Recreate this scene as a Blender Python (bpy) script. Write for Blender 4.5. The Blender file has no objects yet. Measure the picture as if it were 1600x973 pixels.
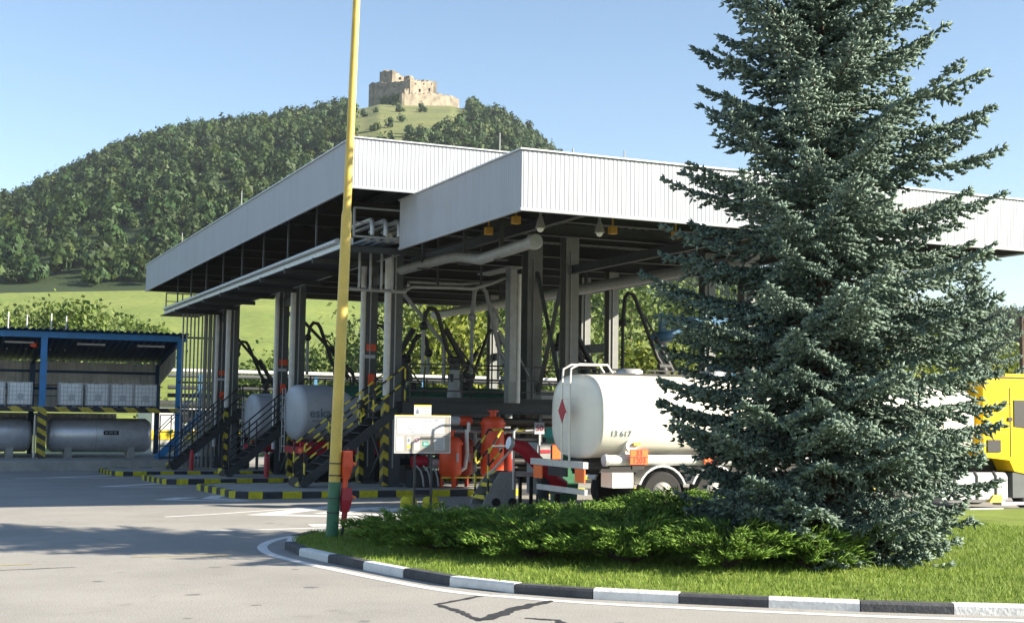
import bpy, bmesh, math, random
import numpy as np
from mathutils import Vector, Matrix
R_ = math.radians
random.seed(7); rng = np.random.default_rng(11)
scene = bpy.context.scene
col = scene.collection
# ------------------------------------------------------------------ camera, sky, sun, exposure
AL = R_(23.99); FPX = 2074.0; CAMZ = 2.2
cam = bpy.data.cameras.new('Camera'); camo = bpy.data.objects.new('Camera', cam); col.objects.link(camo)
cam.sensor_width = 36; cam.lens = FPX / 1600 * 36; cam.clip_end = 9000; cam.clip_start = .1
camo.matrix_world = Matrix.Translation((0, 0, CAMZ)) @ Matrix.Rotation(-AL, 4, 'Z') @ Matrix.Rotation(R_(90 + 4.40), 4, 'X') @ Matrix.Rotation(R_(.76), 4, 'Z')
scene.camera = camo
SUN_EL = R_(25.0); SUN_AZ = math.atan2(.799, -.602)
w = bpy.data.worlds.new('World'); scene.world = w; w.use_nodes = True
nt = w.node_tree; sky = nt.nodes.new('ShaderNodeTexSky'); sky.sky_type = 'NISHITA'; sky.sun_disc = False
sky.sun_elevation = SUN_EL; sky.sun_rotation = SUN_AZ; sky.air_density = 1.0; sky.dust_density = .1; sky.ozone_density = 1.7
nt.links.new(sky.outputs[0], nt.nodes['Background'].inputs[0]); nt.nodes['Background'].inputs[1].default_value = .068
sl = bpy.data.lights.new('sun', 'SUN'); sl.energy = 5.0; sl.angle = R_(.53); sl.color = (1, .90, .74)
so = bpy.data.objects.new('sun', sl); col.objects.link(so)
sv = Vector((math.sin(SUN_AZ) * math.cos(SUN_EL), math.cos(SUN_AZ) * math.cos(SUN_EL), math.sin(SUN_EL)))
so.rotation_euler = sv.to_track_quat('Z', 'Y').to_euler(); so.location = (30, -20, 40)
vs = scene.view_settings; vs.view_transform = 'Standard'; vs.look = 'None'; vs.gamma = 1; vs.use_curve_mapping = False
vs.exposure = 1.65

# ------------------------------------------------------------------ helpers
ca, sa = math.cos(AL), math.sin(AL)
def site(px, d):                      # a bearing (photo column) and a distance -> ground position
    x = (px - 800) / FPX * d
    return (x * ca + d * sa, -x * sa + d * ca)
def zg(n): return -.019 * min(max(n - 35, 0), 20)      # the forecourt falls away gently

def nodes(name):
    m = bpy.data.materials.new(name); m.use_nodes = True
    t = m.node_tree; return m, t, t.nodes['Principled BSDF']
def mat(name, c, rough=.6, metal=0., var=.15, scale=3., bump=0., bscale=40., c2=None, spec=.5):
    m, t, b = nodes(name)
    b.inputs['Roughness'].default_value = rough; b.inputs['Metallic'].default_value = metal
    b.inputs['Specular IOR Level'].default_value = spec
    g = t.nodes.new('ShaderNodeNewGeometry')
    n = t.nodes.new('ShaderNodeTexNoise'); n.inputs['Scale'].default_value = scale; n.inputs['Detail'].default_value = 6; n.inputs['Roughness'].default_value = .65
    t.links.new(g.outputs['Position'], n.inputs['Vector'])
    r = t.nodes.new('ShaderNodeValToRGB'); r.color_ramp.elements[0].position = .3; r.color_ramp.elements[1].position = .7
    lo = c2 or tuple(x * (1 - var * 2) for x in c); hi = tuple(min(1, x * (1 + var * .5)) for x in c)
    r.color_ramp.elements[0].color = (*lo, 1); r.color_ramp.elements[1].color = (*hi, 1)
    t.links.new(n.outputs['Fac'], r.inputs[0]); t.links.new(r.outputs[0], b.inputs['Base Color'])
    if bump:
        n2 = t.nodes.new('ShaderNodeTexNoise'); n2.inputs['Scale'].default_value = bscale; n2.inputs['Detail'].default_value = 4
        t.links.new(g.outputs['Position'], n2.inputs['Vector'])
        bp = t.nodes.new('ShaderNodeBump'); bp.inputs['Strength'].default_value = bump; bp.inputs['Distance'].default_value = .02
        t.links.new(n2.outputs['Fac'], bp.inputs['Height']); t.links.new(bp.outputs[0], b.inputs['Normal'])
    return m
def stripes(name, ca_, cb_, vec, freq, rough=.5):
    m, t, b = nodes(name); b.inputs['Roughness'].default_value = rough
    g = t.nodes.new('ShaderNodeNewGeometry'); d = t.nodes.new('ShaderNodeVectorMath'); d.operation = 'DOT_PRODUCT'
    d.inputs[1].default_value = vec; t.links.new(g.outputs['Position'], d.inputs[0])
    a = t.nodes.new('ShaderNodeMath'); a.operation = 'MULTIPLY'; a.inputs[1].default_value = freq; t.links.new(d.outputs['Value'], a.inputs[0])
    f = t.nodes.new('ShaderNodeMath'); f.operation = 'FRACT'; t.links.new(a.outputs[0], f.inputs[0])
    s = t.nodes.new('ShaderNodeMath'); s.operation = 'GREATER_THAN'; s.inputs[1].default_value = .5; t.links.new(f.outputs[0], s.inputs[0])
    mx = t.nodes.new('ShaderNodeMix'); mx.data_type = 'RGBA'; mx.inputs['A'].default_value = (*ca_, 1); mx.inputs['B'].default_value = (*cb_, 1)
    t.links.new(s.outputs[0], mx.inputs['Factor']); 
    n = t.nodes.new('ShaderNodeTexNoise'); n.inputs['Scale'].default_value = 9; n.inputs['Detail'].default_value = 5; t.links.new(g.outputs['Position'], n.inputs['Vector'])
    mm = t.nodes.new('ShaderNodeMix'); mm.data_type = 'RGBA'; mm.blend_type = 'MULTIPLY'; mm.inputs['Factor'].default_value = .6
    r = t.nodes.new('ShaderNodeValToRGB'); r.color_ramp.elements[0].color = (.35, .35, .35, 1); r.color_ramp.elements[0].position = .3; r.color_ramp.elements[1].position = .6
    t.links.new(n.outputs['Fac'], r.inputs[0]); t.links.new(mx.outputs['Result'], mm.inputs['A']); t.links.new(r.outputs[0], mm.inputs['B'])
    t.links.new(mm.outputs['Result'], b.inputs['Base Color'])
    return m
def leafmat(name, c1, c2, trans=.25, tint=False, rough=.6, nscale=.35):
    m, t, b = nodes(name); out = t.nodes['Material Output']
    b.inputs['Roughness'].default_value = rough; b.inputs['Specular IOR Level'].default_value = .25
    g = t.nodes.new('ShaderNodeNewGeometry')
    n = t.nodes.new('ShaderNodeTexNoise'); n.inputs['Scale'].default_value = nscale; n.inputs['Detail'].default_value = 4; t.links.new(g.outputs['Position'], n.inputs['Vector'])
    a = t.nodes.new('ShaderNodeMath'); a.operation = 'ADD'; t.links.new(g.outputs['Random Per Island'], a.inputs[0]); t.links.new(n.outputs['Fac'], a.inputs[1])
    h = t.nodes.new('ShaderNodeMath'); h.operation = 'MULTIPLY'; h.inputs[1].default_value = .5; t.links.new(a.outputs[0], h.inputs[0])
    r = t.nodes.new('ShaderNodeValToRGB'); r.color_ramp.elements[0].color = (*c1, 1); r.color_ramp.elements[1].color = (*c2, 1)
    r.color_ramp.elements[0].position = .2; r.color_ramp.elements[1].position = .8
    t.links.new(h.outputs[0], r.inputs[0]); src = r.outputs[0]
    if tint:
        at = t.nodes.new('ShaderNodeAttribute'); at.attribute_name = 'tint'
        mm = t.nodes.new('ShaderNodeMix'); mm.data_type = 'RGBA'; mm.blend_type = 'MULTIPLY'; mm.inputs['Factor'].default_value = 1
        t.links.new(src, mm.inputs['A']); t.links.new(at.outputs['Color'], mm.inputs['B']); src = mm.outputs['Result']
    t.links.new(src, b.inputs['Base Color'])
    if trans:
        tr = t.nodes.new('ShaderNodeBsdfTranslucent'); t.links.new(src, tr.inputs['Color'])
        ms = t.nodes.new('ShaderNodeMixShader'); ms.inputs[0].default_value = trans
        t.links.new(b.outputs[0], ms.inputs[1]); t.links.new(tr.outputs[0], ms.inputs[2]); t.links.new(ms.outputs[0], out.inputs['Surface'])
    return m

class MB:
    def __init__(s): s.v = []; s.f = []; s.sm = []
    def face(s, pts, sm=False):
        k = len(s.v); s.v += [tuple(p) for p in pts]; s.f.append(tuple(range(k, k + len(pts)))); s.sm.append(sm); return s
    def box(s, x0, x1, y0, y1, z0, z1):
        k = len(s.v)
        s.v += [(x0, y0, z0), (x1, y0, z0), (x1, y1, z0), (x0, y1, z0), (x0, y0, z1), (x1, y0, z1), (x1, y1, z1), (x0, y1, z1)]
        for q in ((3, 2, 1, 0), (4, 5, 6, 7), (0, 1, 5, 4), (1, 2, 6, 5), (2, 3, 7, 6), (3, 0, 4, 7)): s.f.append(tuple(k + i for i in q)); s.sm.append(False)
        return s
    def bar(s, p0, p1, w, h=None, up=(0, 0, 1)):      # rectangular bar between two points
        h = h or w; p0 = Vector(p0); p1 = Vector(p1); d = (p1 - p0).normalized(); u = Vector(up)
        if abs(d.dot(u)) > .98: u = Vector((0, 1, 0))
        x = d.cross(u).normalized(); y = x.cross(d).normalized(); k = len(s.v)
        for p in (p0, p1):
            for a, b in ((-1, -1), (1, -1), (1, 1), (-1, 1)): s.v.append(tuple(p + x * a * w / 2 + y * b * h / 2))
        for q in ((3, 2, 1, 0), (4, 5, 6, 7), (0, 1, 5, 4), (1, 2, 6, 5), (2, 3, 7, 6), (3, 0, 4, 7)): s.f.append(tuple(k + i for i in q)); s.sm.append(False)
        return s
    def tube(s, pts, r, seg=8, cap=True):
        pts = [Vector(p) for p in pts]; n = len(pts); rr = r if isinstance(r, (list, tuple)) else [r] * n
        rings = []; px = None
        for i, p in enumerate(pts):
            d = (pts[min(i + 1, n - 1)] - pts[max(i - 1, 0)]).normalized()
            if px is None:
                u = Vector((0, 0, 1)) if abs(d.z) < .9 else Vector((0, 1, 0)); px = d.cross(u).normalized()
            else: px = (px - d * px.dot(d)).normalized()
            py = d.cross(px); k = len(s.v); rings.append(k)
            for j in range(seg):
                a = 2 * math.pi * j / seg; s.v.append(tuple(p + (px * math.cos(a) + py * math.sin(a)) * rr[i]))
        for i in range(n - 1):
            for j in range(seg):
                a, b = rings[i] + j, rings[i] + (j + 1) % seg; c, d = rings[i + 1] + (j + 1) % seg, rings[i + 1] + j
                s.f.append((a, b, c, d)); s.sm.append(True)
        if cap:
            s.face([s.v[rings[0] + j] for j in range(seg)][::-1]); s.face([s.v[rings[-1] + j] for j in range(seg)])
        return s
    def prism(s, poly, axis, lo, hi):                 # polygon in the two other axes, extruded along axis
        def P(a, b, t): return {'x': (t, a, b), 'y': (a, t, b), 'z': (a, b, t)}[axis]
        n = len(poly); s.face([P(*p, lo) for p in poly]); s.face([P(*p, hi) for p in poly][::-1])
        for i in range(n):
            a, b = poly[i], poly[(i + 1) % n]; s.face([P(*a, lo), P(*a, hi), P(*b, hi), P(*b, lo)])
        return s
    def hcol(s, x, y, z0, z1, w=.3, t=.02):           # H section column
        s.box(x - w / 2, x + w / 2, y - w / 2, y - w / 2 + t, z0, z1); s.box(x - w / 2, x + w / 2, y + w / 2 - t, y + w / 2, z0, z1)
        s.box(x - t / 2, x + t / 2, y - w / 2 + t, y + w / 2 - t, z0, z1); return s
    def ibeam(s, axis, lo, hi, c, z, h=.4, w=.2, t=.02):
        if axis == 'x':
            for a in ((lo, hi, c - w / 2, c + w / 2, z, z + t), (lo, hi, c - w / 2, c + w / 2, z + h - t, z + h), (lo, hi, c - t / 2, c + t / 2, z + t, z + h - t)): s.box(*a)
        else:
            for a in ((c - w / 2, c + w / 2, lo, hi, z, z + t), (c - w / 2, c + w / 2, lo, hi, z + h - t, z + h), (c - t / 2, c + t / 2, lo, hi, z + t, z + h - t)): s.box(*a)
        return s
    def sphere(s, c, r, seg=10, rings=6, sq=(1, 1, 1)):
        pts = []
        for i in range(rings + 1):
            th = math.pi * i / rings; pts.append([(c[0] + r * sq[0] * math.sin(th) * math.cos(2 * math.pi * j / seg), c[1] + r * sq[1] * math.sin(th) * math.sin(2 * math.pi * j / seg), c[2] + r * sq[2] * math.cos(th)) for j in range(seg)])
        k = len(s.v)
        for q in pts: s.v += q
        for i in range(rings):
            for j in range(seg): s.f.append((k + i * seg + j, k + (i + 1) * seg + j, k + (i + 1) * seg + (j + 1) % seg, k + i * seg + (j + 1) % seg)); s.sm.append(True)
        return s
    def loft(s, rings, cap=True, sm=True):
        k = len(s.v); n = len(rings[0])
        for q in rings: s.v += [tuple(p) for p in q]
        for i in range(len(rings) - 1):
            for j in range(n): s.f.append((k + i * n + j, k + i * n + (j + 1) % n, k + (i + 1) * n + (j + 1) % n, k + (i + 1) * n + j)); s.sm.append(sm)
        if cap: s.face(rings[0][::-1]); s.face(rings[-1])
        return s
def wloc(o):
    v = Vector((0, 0, 0))
    while o: v += o.location; o = o.parent
    return v
def link(name, me, m, parent=None, loc=(0, 0, 0)):
    o = bpy.data.objects.new(name, me); col.objects.link(o); o.location = loc
    if m: me.materials.append(m) if not me.materials else None
    if parent: o.parent = parent
    return o
def part(name, mb, m, parent=None, org=None):
    off = wloc(parent) if parent else Vector(org or (0, 0, 0))
    me = bpy.data.meshes.new(name); me.from_pydata([(x - off.x, y - off.y, z - off.z) for x, y, z in mb.v], [], mb.f)
    me.polygons.foreach_set('use_smooth', mb.sm); me.update()
    bm = bmesh.new(); bm.from_mesh(me); bmesh.ops.recalc_face_normals(bm, faces=bm.faces[:]) if len(mb.f) < 20000 else None; bm.to_mesh(me); bm.free()
    return link(name, me, m, parent, (0, 0, 0) if parent else off)
def thing(name, label, cat, loc, group=None):
    o = bpy.data.objects.new(name, None); col.objects.link(o); o.location = loc; o.empty_display_size = .2
    return tag(o, label, cat, group)
def tag(o, label=None, cat=None, group=None, kind=None):
    for k, v in (('label', label), ('category', cat), ('group', group), ('kind', kind)):
        if v: o[k] = v
    return o
def npmesh(name, V, F, m, parent=None, tint=None, loc=None):   # big triangle soup from numpy
    off = np.array(wloc(parent)) if parent else np.array(loc if loc is not None else (0, 0, 0))
    me = bpy.data.meshes.new(name); V = np.asarray(V, np.float32) - off.astype(np.float32); F = np.asarray(F, np.int32)
    me.vertices.add(len(V)); me.vertices.foreach_set('co', V.ravel())
    k = F.shape[1]; me.loops.add(F.size); me.loops.foreach_set('vertex_index', F.ravel())
    me.polygons.add(len(F)); me.polygons.foreach_set('loop_start', np.arange(0, F.size, k, dtype=np.int32)); 
    me.update(calc_edges=True)
    if tint is not None:
        at = me.attributes.new('tint', 'FLOAT_COLOR', 'POINT'); at.data.foreach_set('color', np.c_[tint, np.ones(len(tint))].astype(np.float32).ravel())
    return link(name, me, m, parent, (0, 0, 0) if parent else tuple(off))
def text(name, s, size, m, parent, M, ext=.002):     # flat lettering, M = world matrix
    c = bpy.data.curves.new(name, 'FONT'); c.body = s; c.size = size; c.extrude = ext; c.align_x = 'CENTER'; c.align_y = 'CENTER'; c.resolution_u = 3; c.offset = size * .012
    t = bpy.data.objects.new(name + '_c', c); me = bpy.data.meshes.new_from_object(t); bpy.data.objects.remove(t); bpy.data.curves.remove(c)
    me.transform(M); me.transform(Matrix.Translation(-wloc(parent))); me.name = name
    o = link(name, me, None, parent); me.materials.clear(); me.materials.append(m); return o
FRONT = lambda u, n, z: Matrix.Translation((u, n, z)) @ Matrix.Rotation(math.pi / 2, 4, 'X')        # lettering that faces -n
def copytree(o, delta, parent=None):
    c = o.copy(); col.objects.link(c); c.parent = parent
    if parent is None: c.location = o.location + Vector(delta)
    for ch in o.children: copytree(ch, delta, c)
    return c

# ------------------------------------------------------------------ materials
M = {}
M['white_sheet'] = mat('white_sheet', (.36, .375, .40), .45, var=.03, scale=1.2)
def sheet_mat(name, c, lo):
    m, t, b = nodes(name); b.inputs['Roughness'].default_value = .5; g = t.nodes.new('ShaderNodeNewGeometry'); mp = t.nodes.new('ShaderNodeMapping'); mp.inputs['Scale'].default_value = (1.6, 1.6, .22); t.links.new(g.outputs['Position'], mp.inputs['Vector'])
    n = t.nodes.new('ShaderNodeTexNoise'); n.inputs['Scale'].default_value = 1.0; n.inputs['Detail'].default_value = 7; n.inputs['Roughness'].default_value = .7; t.links.new(mp.outputs[0], n.inputs['Vector'])
    r = t.nodes.new('ShaderNodeValToRGB'); r.color_ramp.elements[0].position = .28; r.color_ramp.elements[1].position = .56; r.color_ramp.elements[0].color = (*lo, 1); r.color_ramp.elements[1].color = (*c, 1); t.links.new(n.outputs['Fac'], r.inputs[0]); t.links.new(r.outputs[0], b.inputs['Base Color']); return m
M['white_sheet'] = sheet_mat('white_sheet_weathered', (.335, .36, .405), (.29, .31, .345))
M['steel_grey'] = mat('steel_grey', (.075, .087, .09), .55, var=.12, scale=4)
M['steel_dark'] = mat('steel_dark', (.035, .04, .043), .6, var=.2, scale=5)
M['col_light'] = mat('col_light', (.20, .21, .20), .5, var=.08, scale=4)
M['deck_green'] = mat('deck_green', (.06, .085, .07), .6, var=.12, scale=2)
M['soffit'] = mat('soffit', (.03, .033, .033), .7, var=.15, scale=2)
M['galv'] = mat('galv', (.50, .52, .54), .4, metal=.35, var=.12, scale=6)
M['pipe'] = mat('pipe', (.30, .31, .31), .5, metal=.1, var=.12, scale=5)
M['pipe_dark'] = mat('pipe_dark', (.03, .03, .03), .55, var=.2, scale=5)
M['pipe_white'] = mat('pipe_white', (.60, .60, .58), .45, var=.08, scale=5)
M['red'] = mat('red', (.70, .075, .018), .45, var=.12, scale=5)
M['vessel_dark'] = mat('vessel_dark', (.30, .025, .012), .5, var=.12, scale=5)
M['dark_red'] = mat('dark_red', (.40, .015, .03), .45, var=.12, scale=5)
M['orange'] = mat('orange', (.85, .16, .03), .45, var=.06, scale=8)
M['yellow'] = mat('yellow', (.80, .55, .03), .4, var=.10, scale=3)
M['pole_yellow'] = mat('pole_yellow', (.62, .45, .09), .45, var=.12, scale=2.2)
M['pole_green'] = mat('pole_green', (.045, .17, .09), .5, var=.15, scale=4)
M['cab_yellow'] = mat('cab_yellow', (.80, .50, .005), .25, var=.04, scale=2)
M['black'] = mat('black', (.015, .015, .016), .6, var=.2, scale=8)
M['rubber'] = mat('rubber', (.018, .018, .018), .85, var=.2, scale=12)
M['kerb_yellow'] = mat('kerb_yellow', (.55, .50, .02), .8, var=.22, scale=7, bump=.3)
M['kerb_black'] = mat('kerb_black', (.04, .043, .05), .8, var=.25, scale=7, bump=.3)
M['kerb_white'] = mat('kerb_white', (.74, .74, .72), .8, var=.10, scale=6, bump=.4, bscale=25)
M['kerb_grey'] = mat('kerb_grey', (.075, .078, .085), .85, var=.2, scale=6, bump=.4, bscale=25)
M['concrete'] = mat('concrete', (.36, .36, .34), .85, var=.15, scale=2.5, bump=.2)
M['paint_white'] = mat('paint_white', (.72, .72, .70), .7, var=.10, scale=9)
M['paint_yellow'] = mat('paint_yellow', (.50, .40, .10), .75, c2=(.24, .21, .15), scale=4)
M['blue'] = mat('blue', (.03, .21, .50), .45, var=.12, scale=4)
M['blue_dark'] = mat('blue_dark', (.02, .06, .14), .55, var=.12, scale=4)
M['arm_blue'] = mat('arm_blue', (.06, .18, .33), .45, var=.12, scale=4)
M['clad'] = mat('clad', (.55, .55, .53), .6, var=.15, scale=1.5)
M['tank_steel'] = mat('tank_steel', (.66, .67, .70), .36, metal=.45, var=.12, scale=3)
M['ibc'] = mat('ibc', (.80, .84, .86), .3, var=.08, scale=4)
M['truck_white'] = mat('truck_white', (.80, .77, .68), .28, var=.04, scale=1.5)
M['alu'] = mat('alu', (.62, .63, .65), .35, metal=.5, var=.08, scale=5)
M['tank_green'] = mat('tank_green', (.05, .15, .10), .4, var=.1, scale=3)
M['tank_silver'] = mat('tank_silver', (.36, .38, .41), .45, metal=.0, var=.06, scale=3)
M['lamp'] = mat('lamp', (.75, .75, .72), .4, var=.04)
M['box_orange'] = mat('box_orange', (.42, .22, .02), .5, var=.1)
M['lamp_grey'] = mat('lamp_grey', (.30, .30, .29), .45, var=.1)
M['paper'] = mat('paper', (.42, .44, .47), .6, var=.06, scale=20)
M['board'] = mat('board', (.27, .26, .24), .6, var=.08, scale=6)
M['ink'] = mat('ink', (.12, .16, .20), .6, var=.05)
M['sign_green'] = mat('sign_green', (.02, .25, .20), .6, var=.05)
M['sign_yellow'] = mat('sign_yellow', (.75, .55, .06), .6, var=.05)
M['haz_z'] = stripes('haz_z', (.50, .40, .03), (.03, .03, .03), (.6, .6, 1.0), 2.3)
M['haz_u'] = stripes('haz_u', (.48, .38, .05), (.03, .03, .03), (1.0, .2, 1.2), 1.05)
M['haz_rail'] = stripes('haz_rail', (.72, .60, .05), (.02, .02, .02), (1.0, .3, 1.0), 1.65)
M['grate'] = mat('grate', (.025, .026, .028), .7, var=.2, scale=9)
M['bark'] = mat('bark', (.09, .06, .04), .9, var=.25, scale=9, bump=.6, bscale=30)
M['stone'] = mat('stone', (.27, .23, .17), .9, var=.32, scale=.22, bump=.5, bscale=1.2)
M['soil'] = mat('soil', (.07, .05, .03), .95, var=.25, scale=6, bump=.4)
M['tyre_wall'] = mat('rim', (.30, .29, .27), .5, metal=.3, var=.12)
M['tube_light'] = mat('tube_light', (.55, .56, .55), .4, var=.05)
# leaves
M['spruce'] = leafmat('spruce', (.035, .065, .05), (.22, .30, .235), .05, nscale=1.2)
M['juniper'] = leafmat('juniper', (.04, .10, .012), (.19, .32, .045), .18, nscale=1.5)
M['grass'] = leafmat('grass', (.10, .17, .02), (.26, .35, .06), .25, nscale=1.0)
M['forest'] = leafmat('forest', (.026, .054, .017), (.050, .088, .026), .22, tint=True, nscale=.02)
M['leaf_a'] = leafmat('leaf_a', (.045, .085, .018), (.15, .20, .045), .25)
M['leaf_b'] = leafmat('leaf_b', (.06, .10, .028), (.18, .23, .07), .25)
M['leaf_c'] = leafmat('leaf_c', (.075, .115, .018), (.25, .28, .04), .28)

def ground_mat(name, c1, c2, c3, s1, s2, bump, rough=.9, bs=60):
    m, t, b = nodes(name); b.inputs['Roughness'].default_value = rough; b.inputs['Specular IOR Level'].default_value = .25
    g = t.nodes.new('ShaderNodeNewGeometry')
    def nz(s, d=6):
        n = t.nodes.new('ShaderNodeTexNoise'); n.inputs['Scale'].default_value = s; n.inputs['Detail'].default_value = d; n.inputs['Roughness'].default_value = .65; t.links.new(g.outputs['Position'], n.inputs['Vector']); return n
    a = nz(s1); r = t.nodes.new('ShaderNodeValToRGB'); e = r.color_ramp.elements; e[0].position = .35; e[1].position = .65; e[0].color = (*c1, 1); e[1].color = (*c2, 1); t.links.new(a.outputs['Fac'], r.inputs[0])
    f = nz(s2, 8); r2 = t.nodes.new('ShaderNodeValToRGB'); e = r2.color_ramp.elements; e[0].position = .60; e[1].position = .78; e[0].color = (0, 0, 0, 1); e[1].color = (1, 1, 1, 1); t.links.new(f.outputs['Fac'], r2.inputs[0])
    mx = t.nodes.new('ShaderNodeMix'); mx.data_type = 'RGBA'; mx.inputs['B'].default_value = (*c3, 1); t.links.new(r2.outputs[0], mx.inputs['Factor']); t.links.new(r.outputs[0], mx.inputs['A'])
    fine = nz(bs, 3); mm = t.nodes.new('ShaderNodeMix'); mm.data_type = 'RGBA'; mm.blend_type = 'OVERLAY'; mm.inputs['Factor'].default_value = .75
    t.links.new(mx.outputs['Result'], mm.inputs['A']); t.links.new(fine.outputs['Fac'], mm.inputs['B']); t.links.new(mm.outputs['Result'], b.inputs['Base Color'])
    bp = t.nodes.new('ShaderNodeBump'); bp.inputs['Strength'].default_value = bump; bp.inputs['Distance'].default_value = .012; t.links.new(fine.outputs['Fac'], bp.inputs['Height']); t.links.new(bp.outputs[0], b.inputs['Normal'])
    return m
M['asphalt'] = ground_mat('asphalt', (.27, .26, .24), (.335, .322, .296), (.19, .182, .172), .35, 1.3, .5, bs=45)
M['turf'] = ground_mat('turf', (.11, .16, .025), (.19, .25, .04), (.10, .10, .035), .8, 2.5, .6)
M['meadow'] = ground_mat('meadow', (.15, .20, .045), (.21, .25, .06), (.26, .26, .10), .02, .05, .2, bs=.6)
M['hill'] = ground_mat('hill', (.022, .04, .014), (.035, .055, .018), (.04, .05, .02), .03, .1, .2, bs=.8)
M['clearing'] = ground_mat('clearing', (.13, .15, .055), (.19, .20, .075), (.09, .11, .04), .04, .12, .2, bs=.8)

# ------------------------------------------------------------------ terrain
SKY = [(-1500, 420), (-700, 380), (-300, 335), (0, 304), (25, 301), (82, 273), (156, 234), (197, 216), (280, 195), (403, 178), (493, 165), (534, 156), (570, 163), (645, 166), (718, 166), (735, 158), (790, 170), (810, 182), (830, 200), (860, 225), (885, 245), (960, 300), (1060, 365), (1200, 430), (1400, 472), (1560, 488), (1620, 484), (2000, 480), (3000, 500)]
TREEL = [(-1500, 470), (0, 449), (250, 449), (420, 455), (560, 470), (800, 490), (1100, 520), (1600, 560), (3000, 580)]
PI_, RO_ = R_(4.40), R_(.76)
def look(px, py):                     # photo point -> (bearing column at eye level, slope of the sight line)
    a, b = px - 800, py - 486.5; X = math.cos(RO_) * a + math.sin(RO_) * b; Y = -math.sin(RO_) * a + math.cos(RO_) * b
    y = math.cos(PI_) + Y / FPX * math.sin(PI_); z = math.sin(PI_) - Y / FPX * math.cos(PI_)
    return 800 + X / y, z / y
SKY = [look(*p) for p in SKY]; TREEL = [look(*p) for p in TREEL]
def tab(T, x): return float(np.interp(x, [p[0] for p in T], [p[1] for p in T]))
R0, R1, R2 = 115., 420., 950.
def terrain(px, r):
    """height at a bearing / distance"""
    st = tab(TREEL, px); ss = tab(SKY, px)
    clear = float(np.interp(px, [530, 585, 700, 745], [0, 1, 1, 0]))
    z1 = CAMZ + st * R1; z2 = CAMZ + ss * R2 - 7.5 * (1 - clear); z2 = max(z2, z1 + 5)
    if r < 72: return -.75
    if r < R0: return -.75 + .55 * (r - 72) / (R0 - 72)
    if r < R1:
        t = (r - R0) / (R1 - R0); return -.2 + (z1 + .2) * (t * .85 + .15 * t * t)
    if r < R2:
        t = (r - R1) / (R2 - R1); tt = .75 * t + .25 * math.sin(t * math.pi / 2)
        return z1 + (z2 - z1) * tt
    return max(-1.2, z2 - (r - R2) * .30)
def bearing_px(a): return 800 + FPX * math.tan(a)
def ring_mesh(name, m, rs, a0, a1, na, kind='structure'):
    V = []; F = []
    for r in rs:
        for i in range(na + 1):
            a = a0 + (a1 - a0) * i / na; px = bearing_px(max(-1.25, min(1.25, a))); fade = 1 if abs(a) < .9 else max(0, 1 - (abs(a) - .9) / .5)
            z = terrain(px, r * math.cos(min(abs(a), .6))) ; z = z * fade + (-.75) * (1 - fade) if z > -.75 else z * fade - .75 * (1 - fade)
            x = r * math.sin(a); y = r * math.cos(a); V.append((x * ca + y * sa, -x * sa + y * ca, z))
    n = na + 1
    for j in range(len(rs) - 1):
        for i in range(na): F.append((j * n + i, j * n + i + 1, (j + 1) * n + i + 1, (j + 1) * n + i))
    o = npmesh(name, V, F, m); o.data.polygons.foreach_set('use_smooth', [True] * len(F)); tag(o, kind=kind); return o
rs_m = [40, 60, 72, 90, 115] + [115 + (R1 - 115) * i / 16 for i in range(1, 17)]
ring_mesh('meadow', M['meadow'], rs_m, -.75, .75, 140)
rs_h = [R1 + (R2 - R1) * i / 26 for i in range(27)] + [1000, 1100, 1250, 1400, 1700, 2200, 3500]
ring_mesh('hill', M['hill'], rs_h, -.75, .75, 220)
# the rest of the land all round, flat and green, under the forecourt
mb = MB(); ng = 64
V = []; F = []
for j, r in enumerate([2, 40, 120, 400, 1500, 4500]):
    for i in range(ng):
        a = 2 * math.pi * i / ng; V.append((r * math.sin(a), r * math.cos(a), -.85 - (1.5 if j > 1 else 0)))
for j in range(5):
    for i in range(ng): F.append((j * ng + i, j * ng + (i + 1) % ng, (j + 1) * ng + (i + 1) % ng, (j + 1) * ng + i))
tag(npmesh('ground', V, F, M['meadow']), kind='structure')

# forecourt asphalt
ns = [-70, 0, 20, 35, 38, 42, 46, 50, 55, 58, 74]
V = []; F = []
for n in ns:
    for u in (-80, -20, 0, 20, 45, 90): V.append((u, n, zg(n)))
for j in range(len(ns) - 1):
    for i in range(5): F.append((j * 6 + i, j * 6 + i + 1, (j + 1) * 6 + i + 1, (j + 1) * 6 + i))
tag(npmesh('road', V, F, M['asphalt']), kind='structure')

# road paint, sealed cracks and one painted shadow line (sheets a few mm above the road)
def sheet(name, polys, m, dz=.004):
    mb = MB()
    for p in polys: mb.face([(u, n, zg(n) + dz) for u, n in p])
    return tag(part(name, mb, m), kind='structure')
def strip(pts, w):
    out = []
    for (a, b) in zip(pts[:-1], pts[1:]):
        a = Vector(a).to_2d(); b = Vector(b).to_2d(); d = (b - a).normalized(); p = Vector((-d.y, d.x)) * w / 2; out.append([a - p, b - p, b + p, a + p])
    return out
def catmull(P, step):
    P = [Vector((*p, 0)) for p in P]; P = [2 * P[0] - P[1]] + P + [2 * P[-1] - P[-2]]; out = []
    for i in range(1, len(P) - 2):
        for k in range(24):
            t = k / 24; a, b, c, d = P[i - 1:i + 3]
            out.append(.5 * ((2 * b) + (c - a) * t + (2 * a - 5 * b + 4 * c - d) * t * t + (3 * b - a - 3 * c + d) * t ** 3))
    out.append(P[-2]); res = [out[0]]; acc = 0
    for a, b in zip(out[:-1], out[1:]):
        L = (b - a).length; pos = 0
        while acc + (L - pos) >= step:
            pos += step - acc; res.append(a + (b - a) * (pos / L)); acc = 0
        acc += L - pos
    return res
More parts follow.
